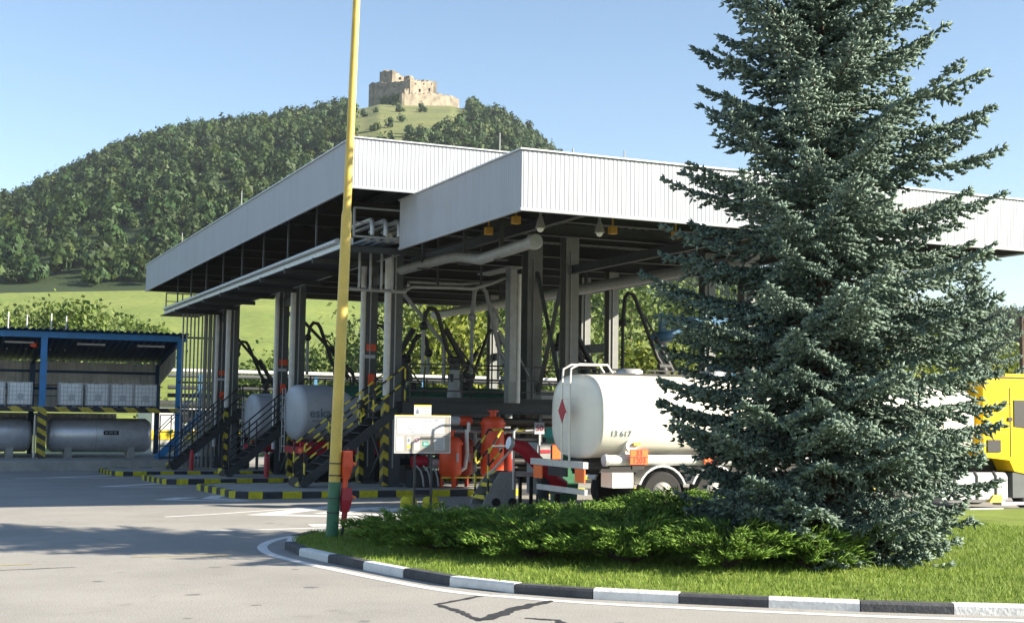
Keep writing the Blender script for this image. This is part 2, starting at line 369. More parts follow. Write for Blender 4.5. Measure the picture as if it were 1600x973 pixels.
KP = [(34, 24.5), (20, 24.4), (13, 24.3), (9, 24.05), (7.3, 23.5), (6.25, 22.75), (5.66, 21.8), (5.42, 20.9), (5.42, 19.9), (5.78, 17.96), (6.36, 15.76), (6.92, 14.95), (7.6, 14.2), (8.42, 13.55), (9.22, 12.93), (10.1, 12.31), (11.06, 11.75), (14, 10.15), (20, 7.2), (34, .6)]
fine = catmull(KP, .25)
def offset(pts, d):
    out = []
    for i, p in enumerate(pts):
        t = (pts[min(i + 1, len(pts) - 1)] - pts[max(i - 1, 0)]).normalized(); out.append(p + Vector((t.y, -t.x, 0)) * d)     # outward = right of travel
    return out
i0 = min(range(len(fine)), key=lambda i: (fine[i] - Vector((6.3, 22.8, 0))).length)
wl_a, wl_b = offset(fine, .26), offset(fine, .42)
sheet('road_marking', [[wl_a[i].to_2d(), wl_b[i].to_2d(), wl_b[i + 1].to_2d(), wl_a[i + 1].to_2d()] for i in range(i0, len(fine) - 1)], M['paint_white'])
# chevrons in front of the loading islands
def chevron(tip, a, b, w):           # outer V from a to tip to b, stroke width w along u
    return [[tip, (tip[0] + w, tip[1]), (a[0] + w, a[1]), a], [tip, b, (b[0] + w, b[1]), (tip[0] + w, tip[1])]]
sheet('road_marking', chevron((6.4, 28.0), (8.5, 30.1), (8.9, 26.5), .8), M['paint_white'])
sheet('road_marking', chevron((7.85, 28.05), (9.4, 29.6), (10.0, 26.4), .75), M['paint_white'])
sheet('road_marking', [[(9.5, 28.1), (10.3, 28.6), (10.4, 29.4), (9.4, 28.9)]], M['paint_white'])
sheet('road_marking', strip([(4.7, 27.9), (6.0, 28.5), (9.3, 30.5)], .14) + strip([(4.9, 24.5), (7.4, 24.6), (8.9, 24.9)], .16) + strip([(7.0, 25.2), (8.9, 25.0)], .5), M['paint_white'])
sheet('road_marking', chevron((5.3, 33.2), (7.3, 35.6), (7.1, 32.2), .55) + chevron((6.5, 33.4), (7.0, 34.6), (7.25, 32.5), .4), M['paint_white'])
sheet('road_marking', chevron((4.9, 41.2), (6.9, 43.4), (6.9, 40.2), .6), M['paint_white'])
sheet('road_marking', chevron((4.2, 50.2), (6.7, 52.6), (6.7, 48.8), .7) + strip([(3.2, 49.6), (4.4, 50)], .3), M['paint_white'])
sheet('road_marking', strip([(2.99, 20.53), (4.4, 20.38)], .07) + strip([(.2, 19.9), (1.55, 20.02)], .07), M['paint_yellow'])
M['tar_and_shadow'] = mat('tar_and_shadow', (.045, .045, .048), .6, var=.2, scale=6)
def wob(pts, w, k=10):
    out = []; P = [Vector(p) for p in pts]; L = []
    for a, b in zip(P[:-1], P[1:]): L += [a + (b - a) * i / k for i in range(k)]
    L.append(P[-1]); wd = [w * random.uniform(.6, 1.3) for _ in L]; wd[0] *= .4; wd[-1] *= .4; q = []
    for i, p in enumerate(L):
        d = (L[min(i + 1, len(L) - 1)] - L[max(i - 1, 0)]).normalized(); nrm = Vector((-d.y, d.x)); p = p + nrm * random.uniform(-.02, .02); q.append((p - nrm * wd[i] / 2, p + nrm * wd[i] / 2))
    return [[q[i][0], q[i + 1][0], q[i + 1][1], q[i][1]] for i in range(len(q) - 1)]
sheet('tar_seal_and_shadow', wob([(6.5, 15.1), (5.55, 14.5), (5.6, 13.85), (5.55, 13.2)], .10), M['tar_and_shadow'], .003)
sheet('tar_seal_and_shadow', wob([(5.6, 13.25), (6.3, 13.9), (6.95, 14.35)], .16), M['tar_and_shadow'], .0055)
sheet('tar_seal_and_shadow', wob([(6.1, 13.25), (6.35, 13.0), (6.3, 12.3)], .09), M['tar_and_shadow'], .003)
sheet('tar_seal_and_shadow', wob([(.3, 19.35), (2.1, 19.46)], .05), M['tar_and_shadow'], .003)  # thin shadow line on the road, painted as a dark strip

M['stain'] = mat('stain', (.215, .207, .195), .75, var=.2, scale=5)
def blot(u, n, r):
    k = 16; a = [6.283 * i / k for i in range(k)]; return [(u + r * random.uniform(.55, 1.1) * math.cos(t), n + r * .8 * random.uniform(.55, 1.1) * math.sin(t)) for t in a]
sheet('oil_stain', [blot(u, n, r) for u, n, r in ((3.1, 16.2, .10), (3.6, 15.1, .07), (4.6, 16.4, .12), (2.2, 17.8, .09), (4.9, 18.3, .06), (3.9, 18.9, .10), (2.7, 14.4, .06), (4.4, 13.6, .08), (1.6, 22.4, .12), (6.9, 12.6, .07), (8.2, 11.6, .08), (2.9, 23.4, .1), (4.0, 25.6, .14), (6.4, 25.9, .12))], M['stain'], .0028)
# planted island: turf, kerb stones
inner = offset(fine, -.13)
mb = MB(); mb.face([(p.x, p.y, .105) for p in inner]); bed = part('grass_bed', mb, M['turf']); tag(bed, kind='structure')
bm = bmesh.new(); bm.from_mesh(bed.data); bmesh.ops.triangulate(bm, faces=bm.faces[:]); bm.to_mesh(bed.data); bm.free()
ST = 1.035
mb = MB(); lo = offset(fine, -.02); hi = offset(fine, -.2)
for i in range(len(fine) - 1): mb.face([(lo[i].x, lo[i].y, .01), (lo[i + 1].x, lo[i + 1].y, .01), (hi[i + 1].x, hi[i + 1].y, .01), (hi[i].x, hi[i].y, .01)])
kerb = part('kerb', mb, M['concrete']); tag(kerb, kind='structure')
kp = catmull(KP, ST)
k0 = min(range(len(kp)), key=lambda i: (kp[i] - Vector((10.1, 12.31, 0))).length)
def kerbstone(a, b, m, parent, h, wd, ch=.02, gap=.012):
    a, b = Vector((a[0], a[1], 0)), Vector((b[0], b[1], 0)); d = (b - a).normalized(); a = a + d * gap / 2; b = b - d * gap / 2; inn = Vector((-d.y, d.x, 0)); z0 = zg((a.y + b.y) / 2); h += random.uniform(-.006, .006); a = a + inn * random.uniform(-.008, .008)
    prof = [(0, -.1), (0, h - ch * 1.4), (ch, h), (wd, h), (wd, -.1)]; mb = MB()
    mb.loft([[a + inn * p + Vector((0, 0, z0 + q)) for p, q in prof], [b + inn * p + Vector((0, 0, z0 + q)) for p, q in prof]], sm=False)
    return part('kerb_stone', mb, m, parent)
for i in range(len(kp) - 1):
    kerbstone(kp[i], kp[i + 1], M['kerb_white'] if (k0 - i) % 2 else M['kerb_grey'], kerb, .118, .16)

# loading islands with yellow and black kerb stones
ISL = [(7.25, 33.0, 38.6), (7.1, 42.2, 47.6), (6.75, 51.4, 56.6)]
isl_h = .17
for u0, n0, n1 in ISL:
    u1 = 28.; rr = .7
    P = [(u1, n0)]; 
    P = [(u1, n1), (u0 + rr, n1)] + [(u0 + rr - rr * math.sin(t), n1 - rr + rr * math.cos(t)) for t in (.5, 1.05)] + [(u0, n1 - rr), (u0, n0 + rr)] + [(u0 + rr - rr * math.cos(t), n0 + rr - rr * math.sin(t)) for t in (.5, 1.05)] + [(u0 + rr, n0), (u1, n0)]
    mb = MB(); Q = [(u1, n1 - .1), (u0 + rr, n1 - .1), (u0 + .1, n1 - rr), (u0 + .1, n0 + rr), (u0 + rr, n0 + .1), (u1, n0 + .1)]
    mb.face([(u, n, zg(n) + isl_h - .012) for u, n in Q]); sl_ = part('loading_island', mb, M['concrete']); tag(sl_, kind='structure')
    # straight stones 0.5 m, small ones round the corners
    pts = []
    def seg(a, b, L=.5):
        a, b = Vector(a), Vector(b); k = max(1, round((b - a).length / L)); return [a + (b - a) * i / k for i in range(k)]
    for a, b in zip(P[:-1], P[1:]): pts += seg(a, b)
    pts.append(Vector(P[-1]))
    for i in range(len(pts) - 1):
        kerbstone(pts[i], pts[i + 1], M['kerb_yellow'] if i % 2 else M['kerb_black'], sl_, isl_h, .14, .015, .01)
# concrete slab and upstand in front of the shed
slab = part('concrete_slab', MB().box(-16, 13.2, 57.4, 67.5, -.6, .04), M['concrete']); tag(slab, kind='structure')
# ------------------------------------------------------------------ vegetation generators
def quads(C, size, up=.35, asp=1.0):
    """randomly turned leaf faces (one quad each) at the points C"""
    n = len(C); a = rng.normal(size=(n, 3)); a[:, 2] *= .8; a /= np.linalg.norm(a, axis=1)[:, None]
    b = rng.normal(size=(n, 3)); b -= a * (a * b).sum(1)[:, None]; b /= np.linalg.norm(b, axis=1)[:, None]
    c = np.cross(a, b); s = (size * rng.uniform(.55, 1.25, n))[:, None]
    V = np.stack([C - b * s * asp, C + c * s * .55 - b * s * .1, C + b * s * asp, C - c * s * .55 + b * s * .1], 1).reshape(-1, 3)
    return V, np.arange(4 * n).reshape(-1, 4)
def clumps(c, rad, k, per, spread, hollow=.55):
    """points gathered in clumps inside an ellipsoid"""
    d = rng.normal(size=(k, 3)); d /= np.linalg.norm(d, axis=1)[:, None]; r = rng.uniform(hollow, 1.0, k)[:, None] ** .6
    K = d * r * np.array(rad); sp = spread * rng.uniform(.6, 1.35, k)
    P = np.repeat(K, per, 0) + rng.normal(size=(k * per, 3)) * np.repeat(sp, per)[:, None] * np.array([1, 1, .7])
    return P + np.array(c)
def tree(name, label, cat, px, d, h, rad, m, k=70, per=28, leaf=.26, group=None, base=None, trunk=.16, zoff=0):
    u, n = site(px, d); z0 = terrain(px, d) if base is None else base
    t = thing(name, label, cat, (u, n, z0), group)
    mb = MB(); lean = (random.uniform(-.3, .3), random.uniform(-.3, .3)); ch = h * .55
    mb.tube([(u, n, z0 - .3), (u + lean[0] * .3, n + lean[1] * .3, z0 + ch * .5), (u + lean[0], n + lean[1], z0 + h * .85)], [trunk, trunk * .75, trunk * .2], 7)
    for q in range(6):
        a = random.uniform(0, 6.28); zb = z0 + h * random.uniform(.2, .55); L = random.uniform(.5, .85)
        mb.tube([(u, n, zb), (u + math.cos(a) * rad[0] * L * .5, n + math.sin(a) * rad[0] * L * .5, zb + h * .14), (u + math.cos(a) * rad[0] * L, n + math.sin(a) * rad[0] * L, zb + h * .26)], [trunk * .45, trunk * .3, trunk * .1], 5)
    part('trunk', mb, M['bark'], t)
    C = clumps((u, n, z0 + h - rad[2] + zoff), rad, k, per, .17 * max(rad[0], rad[2]) + .12)
    C = C[C[:, 2] > z0 + .1]
    npmesh('crown', *quads(C, leaf), m, t)
    return t
def brush(P, D, L, R, needles, nl, up=None):
    """shoots: a thin four-sided spindle with needle faces standing out all round; every shoot has its own direction"""
    n = len(P); D = D / np.linalg.norm(D, axis=1)[:, None]
    ref = np.where(np.abs(D[:, 2:3]) > .9, np.array([[1., 0, 0]]), np.array([[0, 0, 1.]]))
    X = np.cross(D, ref); X /= np.linalg.norm(X, axis=1)[:, None]; Y = np.cross(X, D)
    L = L[:, None]; R = R[:, None]; V = [P]; 
    mid = P + D * L * .35
    for a in (0, 2.094, 4.189): V.append(mid + (X * math.cos(a) + Y * math.sin(a)) * R)
    V.append(P + D * L); k = 5; F = [(0, 1, 2), (0, 2, 3), (0, 3, 1), (1, 4, 2), (2, 4, 3), (3, 4, 1)]
    for j in range(needles):
        t = rng.uniform(.08, 1.0, (n, 1)); a = rng.uniform(0, 6.283, (n, 1)); O = X * np.cos(a) + Y * np.sin(a); S = np.cross(D, O)
        b = P + D * L * t * .93; ln = nl * rng.uniform(.7, 1.2, (n, 1)); tip = b + (O * .8 + D * .75) * ln
        V += [b - S * R * (.30 if needles > 3 else .5), b + S * R * (.30 if needles > 3 else .5), tip]; F.append((k, k + 1, k + 2)); k += 3
    V = np.stack(V, 1); F = np.array(F)[None] + (np.arange(n) * k)[:, None, None]
    return V.reshape(-1, 3), F.reshape(-1, 3)

# ------------------------------------------------------------------ the wooded hill
def py_of(px, z, d):
    x = (px - 800) / FPX; e = (z - CAMZ) / d; yf = math.cos(PI_) + e * math.sin(PI_); X = x / yf; Y = -(e * math.cos(PI_) - math.sin(PI_)) / yf
    return 486.5 + FPX * (math.sin(RO_) * X + math.cos(RO_) * Y)
N = 7800
pxs = rng.uniform(-330, 1930, N * 2); ds = np.sqrt(rng.uniform(R1 ** 2, (R2 + 40) ** 2, N * 2)); keep = []
Z = np.array([terrain(p, d) for p, d in zip(pxs, ds)])
def limit(px): return 246 - (px - 548) * .30
for i in range(len(pxs)):
    p, d, z = pxs[i], ds[i], Z[i]; y = py_of(p, z, d)
    if 540 < p < 728 and d > 700 and y < limit(p) + random.uniform(-6, 6): 
        if random.random() > .06 or 570 < p < 725 and d > 915: continue
    if 566 < p < 728 and d > 925: continue
    keep.append(i)
    if len(keep) >= N: break
keep = np.array(keep)
temps = []
for k in range(7):                                   # a few crown templates built of leaf clumps
    C = clumps((0, 0, 0), (.86, .86, .95), 15, 8, .21, .55); C[:, 2] = np.where(C[:, 2] < -.35, C[:, 2] * .4, C[:, 2])
    nrm = C / np.linalg.norm(C, axis=1)[:, None]; a = nrm + rng.normal(size=C.shape) * .25; a /= np.linalg.norm(a, axis=1)[:, None]
    b = rng.normal(size=C.shape); b -= a * (a * b).sum(1)[:, None]; b /= np.linalg.norm(b, axis=1)[:, None]; c = np.cross(a, b); s = rng.uniform(.15, .30, len(C))[:, None]
    Vt = np.stack([C - b * s + c * s * .4, C - c * s, C + b * s + c * s * .5], 1).reshape(-1, 3); Ft = np.arange(3 * len(C)).reshape(-1, 3)
    Vi = np.array([(0, 0, .55), (.5, 0, -.1), (0, .5, -.1), (-.5, 0, -.1), (0, -.5, -.1)]); Fi = np.array([(0, 1, 2), (0, 2, 3), (0, 3, 4), (0, 4, 1)]); Ft = np.concatenate([Ft, Fi + len(Vt)]); Vt = np.concatenate([Vt, Vi])
    temps.append((Vt, Ft))
FV = []; FF = []; FT = []; off = 0
for i in keep:
    p, d, z = pxs[i], ds[i], Z[i]; u, n = site(p, d); Vt, Ft = temps[random.randrange(7)]
    r = 2.2 + 2.9 * random.random() ** 1.8 * (.85 if d < 520 else 1) * (.4 if 540 < p < 728 and py_of(p, z, d) < limit(p) + 4 else 1); hh = r * random.uniform(.95, 1.5); a = random.uniform(0, 6.28); cs, sn = math.cos(a), math.sin(a)
    W = np.stack([(Vt[:, 0] * cs - Vt[:, 1] * sn) * r + u, (Vt[:, 0] * sn + Vt[:, 1] * cs) * r + n, Vt[:, 2] * hh + z + hh * .75], 1)
    g = random.gauss(1, .15); tn = np.array([g * random.uniform(.85, 1.25), g, g * random.uniform(.75, 1.2)]); 
    if random.random() < .05: tn = tn * np.array([1.5, 1.3, .9])
    FV.append(W); FF.append(Ft + off); FT.append(np.tile(np.clip(tn, .4, 2.6), (len(W), 1))); off += len(W)
tag(npmesh('forest', np.concatenate(FV), np.concatenate(FF), M['forest'], tint=np.concatenate(FT)), 'dense dark green broadleaf wood covering the castle hill', 'forest', kind='stuff')
# grassy clearing under the castle
V = []; F = []; ni, nj = 40, 26
for j in range(nj + 1):
    for i in range(ni + 1):
        px = 536 + (730 - 536) * i / ni; d = 690 + (R2 + 14 - 690) * j / nj
        if py_of(px, terrain(px, min(d, R2)), d) > limit(px) + 12: zz = terrain(px, min(d, R2)) - 1.5
        else: zz = terrain(px, min(d, R2)) + .5
        V.append((*site(px, d), zz))
for j in range(nj):
    for i in range(ni): a = j * (ni + 1) + i; F.append((a, a + 1, a + ni + 2, a + ni + 1))
tag(npmesh('hill_meadow', V, F, M['clearing']), kind='structure')

# ------------------------------------------------------------------ ruined castle
cu, cn = site(645, 945); cz = terrain(645, 945)
castle = thing('castle_ruin', 'ruined stone castle with broken walls on top of the wooded hill', 'castle', (cu, cn, cz - 6))
def cw(name, p0, p1, tops, yb, thick, holes=()):
    """ruin wall between two plan points (bearing, distance); tops = ragged top line, holes = window openings (t0, t1, y0, y1)"""
    ym = (tops[0][1] + yb) / 2; b0, b1 = look(p0[0], ym)[0], look(p1[0], ym)[0]
    A = Vector((*site(b0, p0[1]), 0)); B = Vector((*site(b1, p1[1]), 0)); d = B - A; nb = Vector((-d.y, d.x, 0)).normalized()
    if nb.dot(A) < 0: nb = -nb
    mb = MB(); ts = sorted(set([t for t, _ in tops] + [i / 26 for i in range(27)] + [h for q in holes for h in q[:2]]))
    def z(t, y): px = p0[0] + (p1[0] - p0[0]) * t; dd = p0[1] + (p1[1] - p0[1]) * t; return CAMZ + look(px, y)[1] * dd
    tp = lambda t: z(t, float(np.interp(t, [q[0] for q in tops], [q[1] for q in tops])) + random.choice((-1.3, -.5, 0, 0, .4, 1.4)))
    T = {t: tp(t) for t in ts}; zb = lambda t: z(t, yb)
    for t0, t1 in zip(ts[:-1], ts[1:]):
        spans = [(None, None)]
        hs = [q for q in holes if q[0] <= t0 and q[1] >= t1]
        segs = [((zb(t0), zb(t1)), (T[t0], T[t1]))] if not hs else [((zb(t0), zb(t1)), (z(t0, hs[0][3]), z(t1, hs[0][3]))), ((z(t0, hs[0][2]), z(t1, hs[0][2])), (T[t0], T[t1]))]
        for (b0, b1), (h0, h1) in segs:
            q = [A + d * t0 + Vector((0, 0, b0)), A + d * t1 + Vector((0, 0, b1)), A + d * t1 + Vector((0, 0, h1)), A + d * t0 + Vector((0, 0, h0))]
            mb.loft([q, [p + nb * thick for p in q]], sm=False)
    return part(name, mb, M['stone'], castle)
cw('curtain_wall', (577, 985), (640, 945), [(0, 132), (.05, 130), (.5, 129), (.8, 127), (1, 125.5)], 172, 3, [(.3, .34, 136, 138.5), (.62, .66, 135, 137.5)])
cw('corner_buttress', (576, 984.5), (582, 980), [(0, 133), (.5, 131), (1, 132)], 172, 2.2)
cw('keep_wall', (593, 990), (612.6, 972), [(0, 112.5), (.2, 112), (.35, 110), (.6, 111), (1, 111.5)], 140, 3, [(.4, .55, 117, 120)])
cw('keep_wall', (612.8, 972), (640, 990), [(0, 111), (.1, 110), (.3, 114), (.45, 117), (.6, 119), (.8, 121), (1, 124)], 140, 2.5, [(.36, .52, 121, 125)])
cw('inner_wall', (631, 972), (640, 968), [(0, 120), (1, 119)], 140, 4)
cw('palace_wall', (640.5, 944.5), (677, 985), [(0, 124), (.1, 125), (.25, 124), (.3, 127), (.4, 126), (.5, 128), (.6, 126), (.75, 127), (.85, 126.5), (1, 128)], 172, 3, [(.36, .45, 139, 144.5), (.78, .86, 138, 143.5), (.2, .26, 130, 132.5), (.55, .6, 130, 133), (.9, .95, 130, 133)])
cw('palace_wall', (677, 985.2), (668, 1010), [(0, 128), (1, 129)], 160, 2.5)
cw('broken_wall', (632, 941), (639, 945), [(0, 139), (.3, 138), (.5, 144), (.7, 138.5), (1, 139)], 170, 2)
cw('bastion_wall', (628, 938), (670, 957), [(0, 146), (.1, 148), (.4, 148), (.7, 146.5), (1, 145.5)], 172, 3)
cw('bastion_wall', (670, 957.2), (717.5, 985), [(0, 145), (.3, 146.5), (.6, 148.5), (.85, 151), (1, 156)], 172, 3)
cw('bastion_wall', (622, 962), (627.8, 938.2), [(0, 150), (1, 146)], 172, 2)
u_, n_ = site(673, 925)
for px, d in ((600, 962), (612, 958), (624, 950)):
    u, n = site(px, d); z0 = terrain(px, min(d, 950)); C = clumps((u, n, z0 + 4), (6, 4, 5), 14, 14, 1.2)
    t = thing('hill_bush', {600: 'leftmost bush against the grey castle curtain wall', 612: 'middle bush against the grey castle curtain wall', 624: 'rightmost bush against the grey castle curtain wall'}[px], 'bush', (u, n, z0), 'bushes at the castle wall'); npmesh('foliage', *quads(C, 1.3), M['leaf_a'], t)
    part('stem', MB().tube([(u, n, z0 - 1), (u, n, z0 + 4)], [.3, .15], 6), M['bark'], t)

# ------------------------------------------------------------------ trees and bushes behind the station
PL = 'leafy trees behind the loading station'
for i, (px, d, h, rx, rz, m, lab) in enumerate([
    (470, 112, 7.5, 4.0, 3.4, 'leaf_a', 'dark green bushy tree behind the second stair, below the meadow'),
    (520, 98, 8.0, 3.6, 3.6, 'leaf_b', 'pale green tree seen just left of the yellow pole under the canopy'),
    (590, 90, 9.4, 3.4, 4.4, 'leaf_b', 'pale green tree just right of the yellow pole behind the stair'),
    (655, 84, 10.8, 3.2, 5.0, 'leaf_b', 'pale willow-like tree behind the sign board under the canopy'),
    (712, 80, 10.0, 2.8, 4.8, 'leaf_c', 'yellow green tree behind the tapered arm pedestal'),
    (770, 88, 11.5, 3.0, 5.4, 'leaf_b', 'pale green tree left of the white cable duct'),
    (850, 84, 10.8, 2.9, 5.2, 'leaf_a', 'green tree between the braced canopy columns'),
    (925, 92, 12.2, 3.4, 5.8, 'leaf_b', 'light green tree right of the braced canopy columns above the white tank'),
    (985, 96, 12.6, 3.4, 6.0, 'leaf_a', 'mid green tree behind the hooked loading arm above the tank'),
    (1015, 74, 6.8, 2.0, 2.9, 'leaf_c', 'small yellow leaved tree below the blue loading arm'),
    (1065, 100, 12.5, 3.8, 5.8, 'leaf_b', 'light green tree behind the left tips of the big spruce'),
    (1140, 100, 11.5, 3.8, 5.4, 'leaf_a', 'green tree hidden mostly by the left side of the big spruce'),
    (1230, 98, 10.5, 3.8, 5.0, 'leaf_a', 'green tree far behind the trunk of the big spruce'),
    (1340, 100, 9.5, 3.8, 4.6, 'leaf_c', 'yellow green tree far behind the right half of the big spruce'),
    (1440, 84, 8.0, 3.2, 3.8, 'leaf_c', 'yellow green tree behind the right branches of the big spruce'),
    (1560, 90, 7.5, 3.4, 3.6, 'leaf_b', 'pale green tree above the yellow cab'),
    (1605, 78, 6.4, 2.6, 3.0, 'leaf_c', 'yellow green tree at the right edge above the yellow cab')]):
    tree('leafy_tree', lab, 'tree', px, d, h, (rx, rx, rz), M[m], k=95, per=30, leaf=.24, group=PL)
BG = 'bushes on the meadow behind the shed'
for px, d, h, rx, rz, m, lab in [
    (-20, 150, 10, 5.5, 4.8, 'leaf_a', 'bushy green tree at the left edge behind the shed roof'),
    (55, 158, 9.5, 5.0, 4.4, 'leaf_b', 'pale green bush behind the thin rods on the shed roof'),
    (110, 150, 10.5, 4.2, 5.0, 'leaf_a', 'tallest green bush behind the shed roof'),
    (145, 152, 9.6, 3.6, 4.6, 'leaf_b', 'greyish green bush right of the tallest bush behind the shed'),
    (190, 165, 8.0, 3.8, 3.8, 'leaf_a', 'low green bush on the meadow right of the shed roof rods'),
    (228, 160, 7.2, 3.4, 3.4, 'leaf_a', 'small dark bush on the meadow left of the thin vertical pipes'),
    (400, 118, 6.0, 3.4, 2.8, 'leaf_b', 'low bush on the meadow between the first two column pairs')]:
    tree('meadow_bush', lab, 'bush', px, d, h, (rx, rx, rz), M[m], k=90, per=26, leaf=.34, group=BG)
# hedge-like undergrowth behind the islands that reads as one mass
C = np.concatenate([clumps((*site(px, d), terrain(px, d) + 1.3), (5, 2.5, 1.9), 60, 22, .5) for px, d in [(x, 82 + (x * 7 % 13)) for x in range(330, 1700, 90)]])
tag(npmesh('undergrowth', *quads(C, .2), M['leaf_a']), 'low green undergrowth along the back of the forecourt', 'undergrowth', kind='stuff')
# ------------------------------------------------------------------ canopies
def ribbed(mb, axis, lo, hi, c, z0, z1, out, pitch=.1, dep=.007):
    """profiled sheet standing upright along an axis; out = +1 / -1 side the ribs stand proud of"""
    n = int(round((hi - lo) / pitch)); p = (hi - lo) / n; pr = []
    for i in range(n):
        a = lo + i * p; pr += [(a, 0), (a + p * .30, 0), (a + p * .42, dep), (a + p * .88, dep)]
    pr.append((hi, 0)); k = len(mb.v)
    for t, d in pr:
        for z in (z0, z1): mb.v.append((t, c + out * d, z) if axis == 'x' else (c + out * d, t, z))
    for i in range(len(pr) - 1):
        mb.f.append((k + 2 * i, k + 2 * i + 2, k + 2 * i + 3, k + 2 * i + 1)); mb.sm.append(False)
    return mb
def ribdeck(mb, u0, u1, n0, n1, z, pitch=.25, dep=.05):
    n = int((u1 - u0) / pitch); pr = []
    for i in range(n):
        a = u0 + i * pitch; pr += [(a, z), (a + .1, z), (a + .13, z + dep), (a + .22, z + dep)]
    pr.append((u1, z)); k = len(mb.v)
    for a, q in pr: mb.v += [(a, n0, q), (a, n1, q)]
    for i in range(len(pr) - 1): mb.f.append((k + 2 * i, k + 2 * i + 2, k + 2 * i + 3, k + 2 * i + 1)); mb.sm.append(False)
    return mb
def canopy(label, u0, u1, n0, n1, z0, z1, deckz, rear=True):
    c = thing('canopy', label, 'canopy', (u0, n0, 0))
    part('fascia', ribbed(MB(), 'x', u0, u1, n0, z0, z1, -1), M['white_sheet'], c)
    part('fascia', ribbed(MB(), 'y', n0, n1, u0, z0, z1, -1), M['white_sheet'], c)
    part('fascia', ribbed(MB(), 'y', n0, n1, u1, z0, z1, 1), M['white_sheet'], c)
    if rear: part('fascia', ribbed(MB(), 'x', u0, u1, n1, z0, z1, 1), M['white_sheet'], c)
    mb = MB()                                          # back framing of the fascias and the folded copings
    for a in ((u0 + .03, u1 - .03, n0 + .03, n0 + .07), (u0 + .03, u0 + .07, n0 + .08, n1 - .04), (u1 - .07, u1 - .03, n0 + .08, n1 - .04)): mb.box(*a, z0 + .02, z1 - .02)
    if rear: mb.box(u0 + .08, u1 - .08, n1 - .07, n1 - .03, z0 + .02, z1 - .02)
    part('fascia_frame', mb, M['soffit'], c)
    mb = MB(); t = .03
    for a in ((u0 - .05, u1 + .05, n0 - .05, n0 + .12), (u0 - .05, u0 + .12, n0 + .125, n1), (u1 - .12, u1 + .05, n0 + .125, n1)): mb.box(*a, z1, z1 + t)
    part('coping', mb, M['galv'], c)
    mb = MB()
    for a in ((u0 - .03, u1 + .03, n0 - .032, n0 - .026), (u0 - .032, u0 - .026, n0, n1), (u1 + .026, u1 + .032, n0, n1)): mb.box(*a, z0 - .012, z0 + .03)
    mb.box(u0 - .028, u0 + .03, n0 - .0275, n1, z0 - .03, z0 - .013); mb.box(u0 + .03, u1 + .02, n0 - .0275, n0 + .04, z0 - .03, z0 - .013)
    part('drip_edge', mb, M['white_sheet'], c)
    part('roof_deck', ribdeck(MB(), u0 + .08, u1 - .08, n0 + .08, n1 - .08, deckz), M['deck_green'], c)
    return c
A = canopy('long high white ribbed canopy over the rear loading islands, reaching back left', 9.08, 26.6, 29.7, 60.8, 7.45, 8.62, 8.2)
B = canopy('lower white ribbed canopy over the white tanker, nearest to the road', 10.63, 24.2, 23.5, 30.75, 6.2, 7.38, 7.12, rear=False)
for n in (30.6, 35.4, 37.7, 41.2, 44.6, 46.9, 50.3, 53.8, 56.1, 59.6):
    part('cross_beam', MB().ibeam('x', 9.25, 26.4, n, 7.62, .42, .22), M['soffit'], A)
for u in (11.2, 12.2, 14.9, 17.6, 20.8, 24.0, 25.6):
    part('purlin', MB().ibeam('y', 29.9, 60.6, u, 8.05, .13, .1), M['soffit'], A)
for n in (25.0, 27.3, 29.6): part('cross_beam', MB().ibeam('x', 10.8, 24.0, n, 6.62, .3, .18), M['steel_dark'], B)
for u in (10.95, 13.0, 15.2, 17.6, 20, 22.2, 23.9): part('purlin', MB().ibeam('y', 23.7, 30.6, u, 6.94, .16, .1), M['steel_dark'], B)
for u in (12.6, 17.6, 23.2): part('hanger_beam', MB().ibeam('y', 23.7, 35.4, u, 6.36, .24, .16), M['steel_dark'], B)
# columns: pairs on each island, H sections with hazard guards and bracing between the pair
def column(u, n, ztop, par, light=False, w=.34, guard=True, pipe=None):
    z0 = zg(n) + isl_h - .012
    c = part('column', MB().hcol(u, n, z0, ztop, w).box(u - w * .75, u + w * .75, n - w * .75, n + w * .75, z0 - .02, z0 + .03), M['col_light'] if light else M['steel_grey'], par)
    if guard: part('striped_guard', MB().box(u - w / 2 - .17, u - w / 2 - .02, n - w / 2 - .06, n + w / 2 - .1, z0 + .03, z0 + 2.45), M['haz_z'], c)
    if pipe: part('downpipe', MB().tube([(u - w / 2 - .09, n - .12, z0 + pipe[0]), (u - w / 2 - .09, n - .12, ztop - .4)], pipe[1], 10), M['pipe_white' if pipe[1] > .08 else 'pipe'], c)
    part('conduit', MB().tube([(u - .06, n - w / 2 - .03, z0 + .5), (u - .06, n - w / 2 - .03, ztop - .6)], .022, 6), M['pipe'], c)
    return c
def brace(u, na, nb, z0, z1, par, w=.07):
    part('brace', MB().bar((u - .03, na, z0), (u - .03, nb, z1), w, .05), M['steel_grey'], par); part('brace', MB().bar((u + .04, na, z1), (u + .04, nb, z0), w, .05), M['steel_grey'], par)
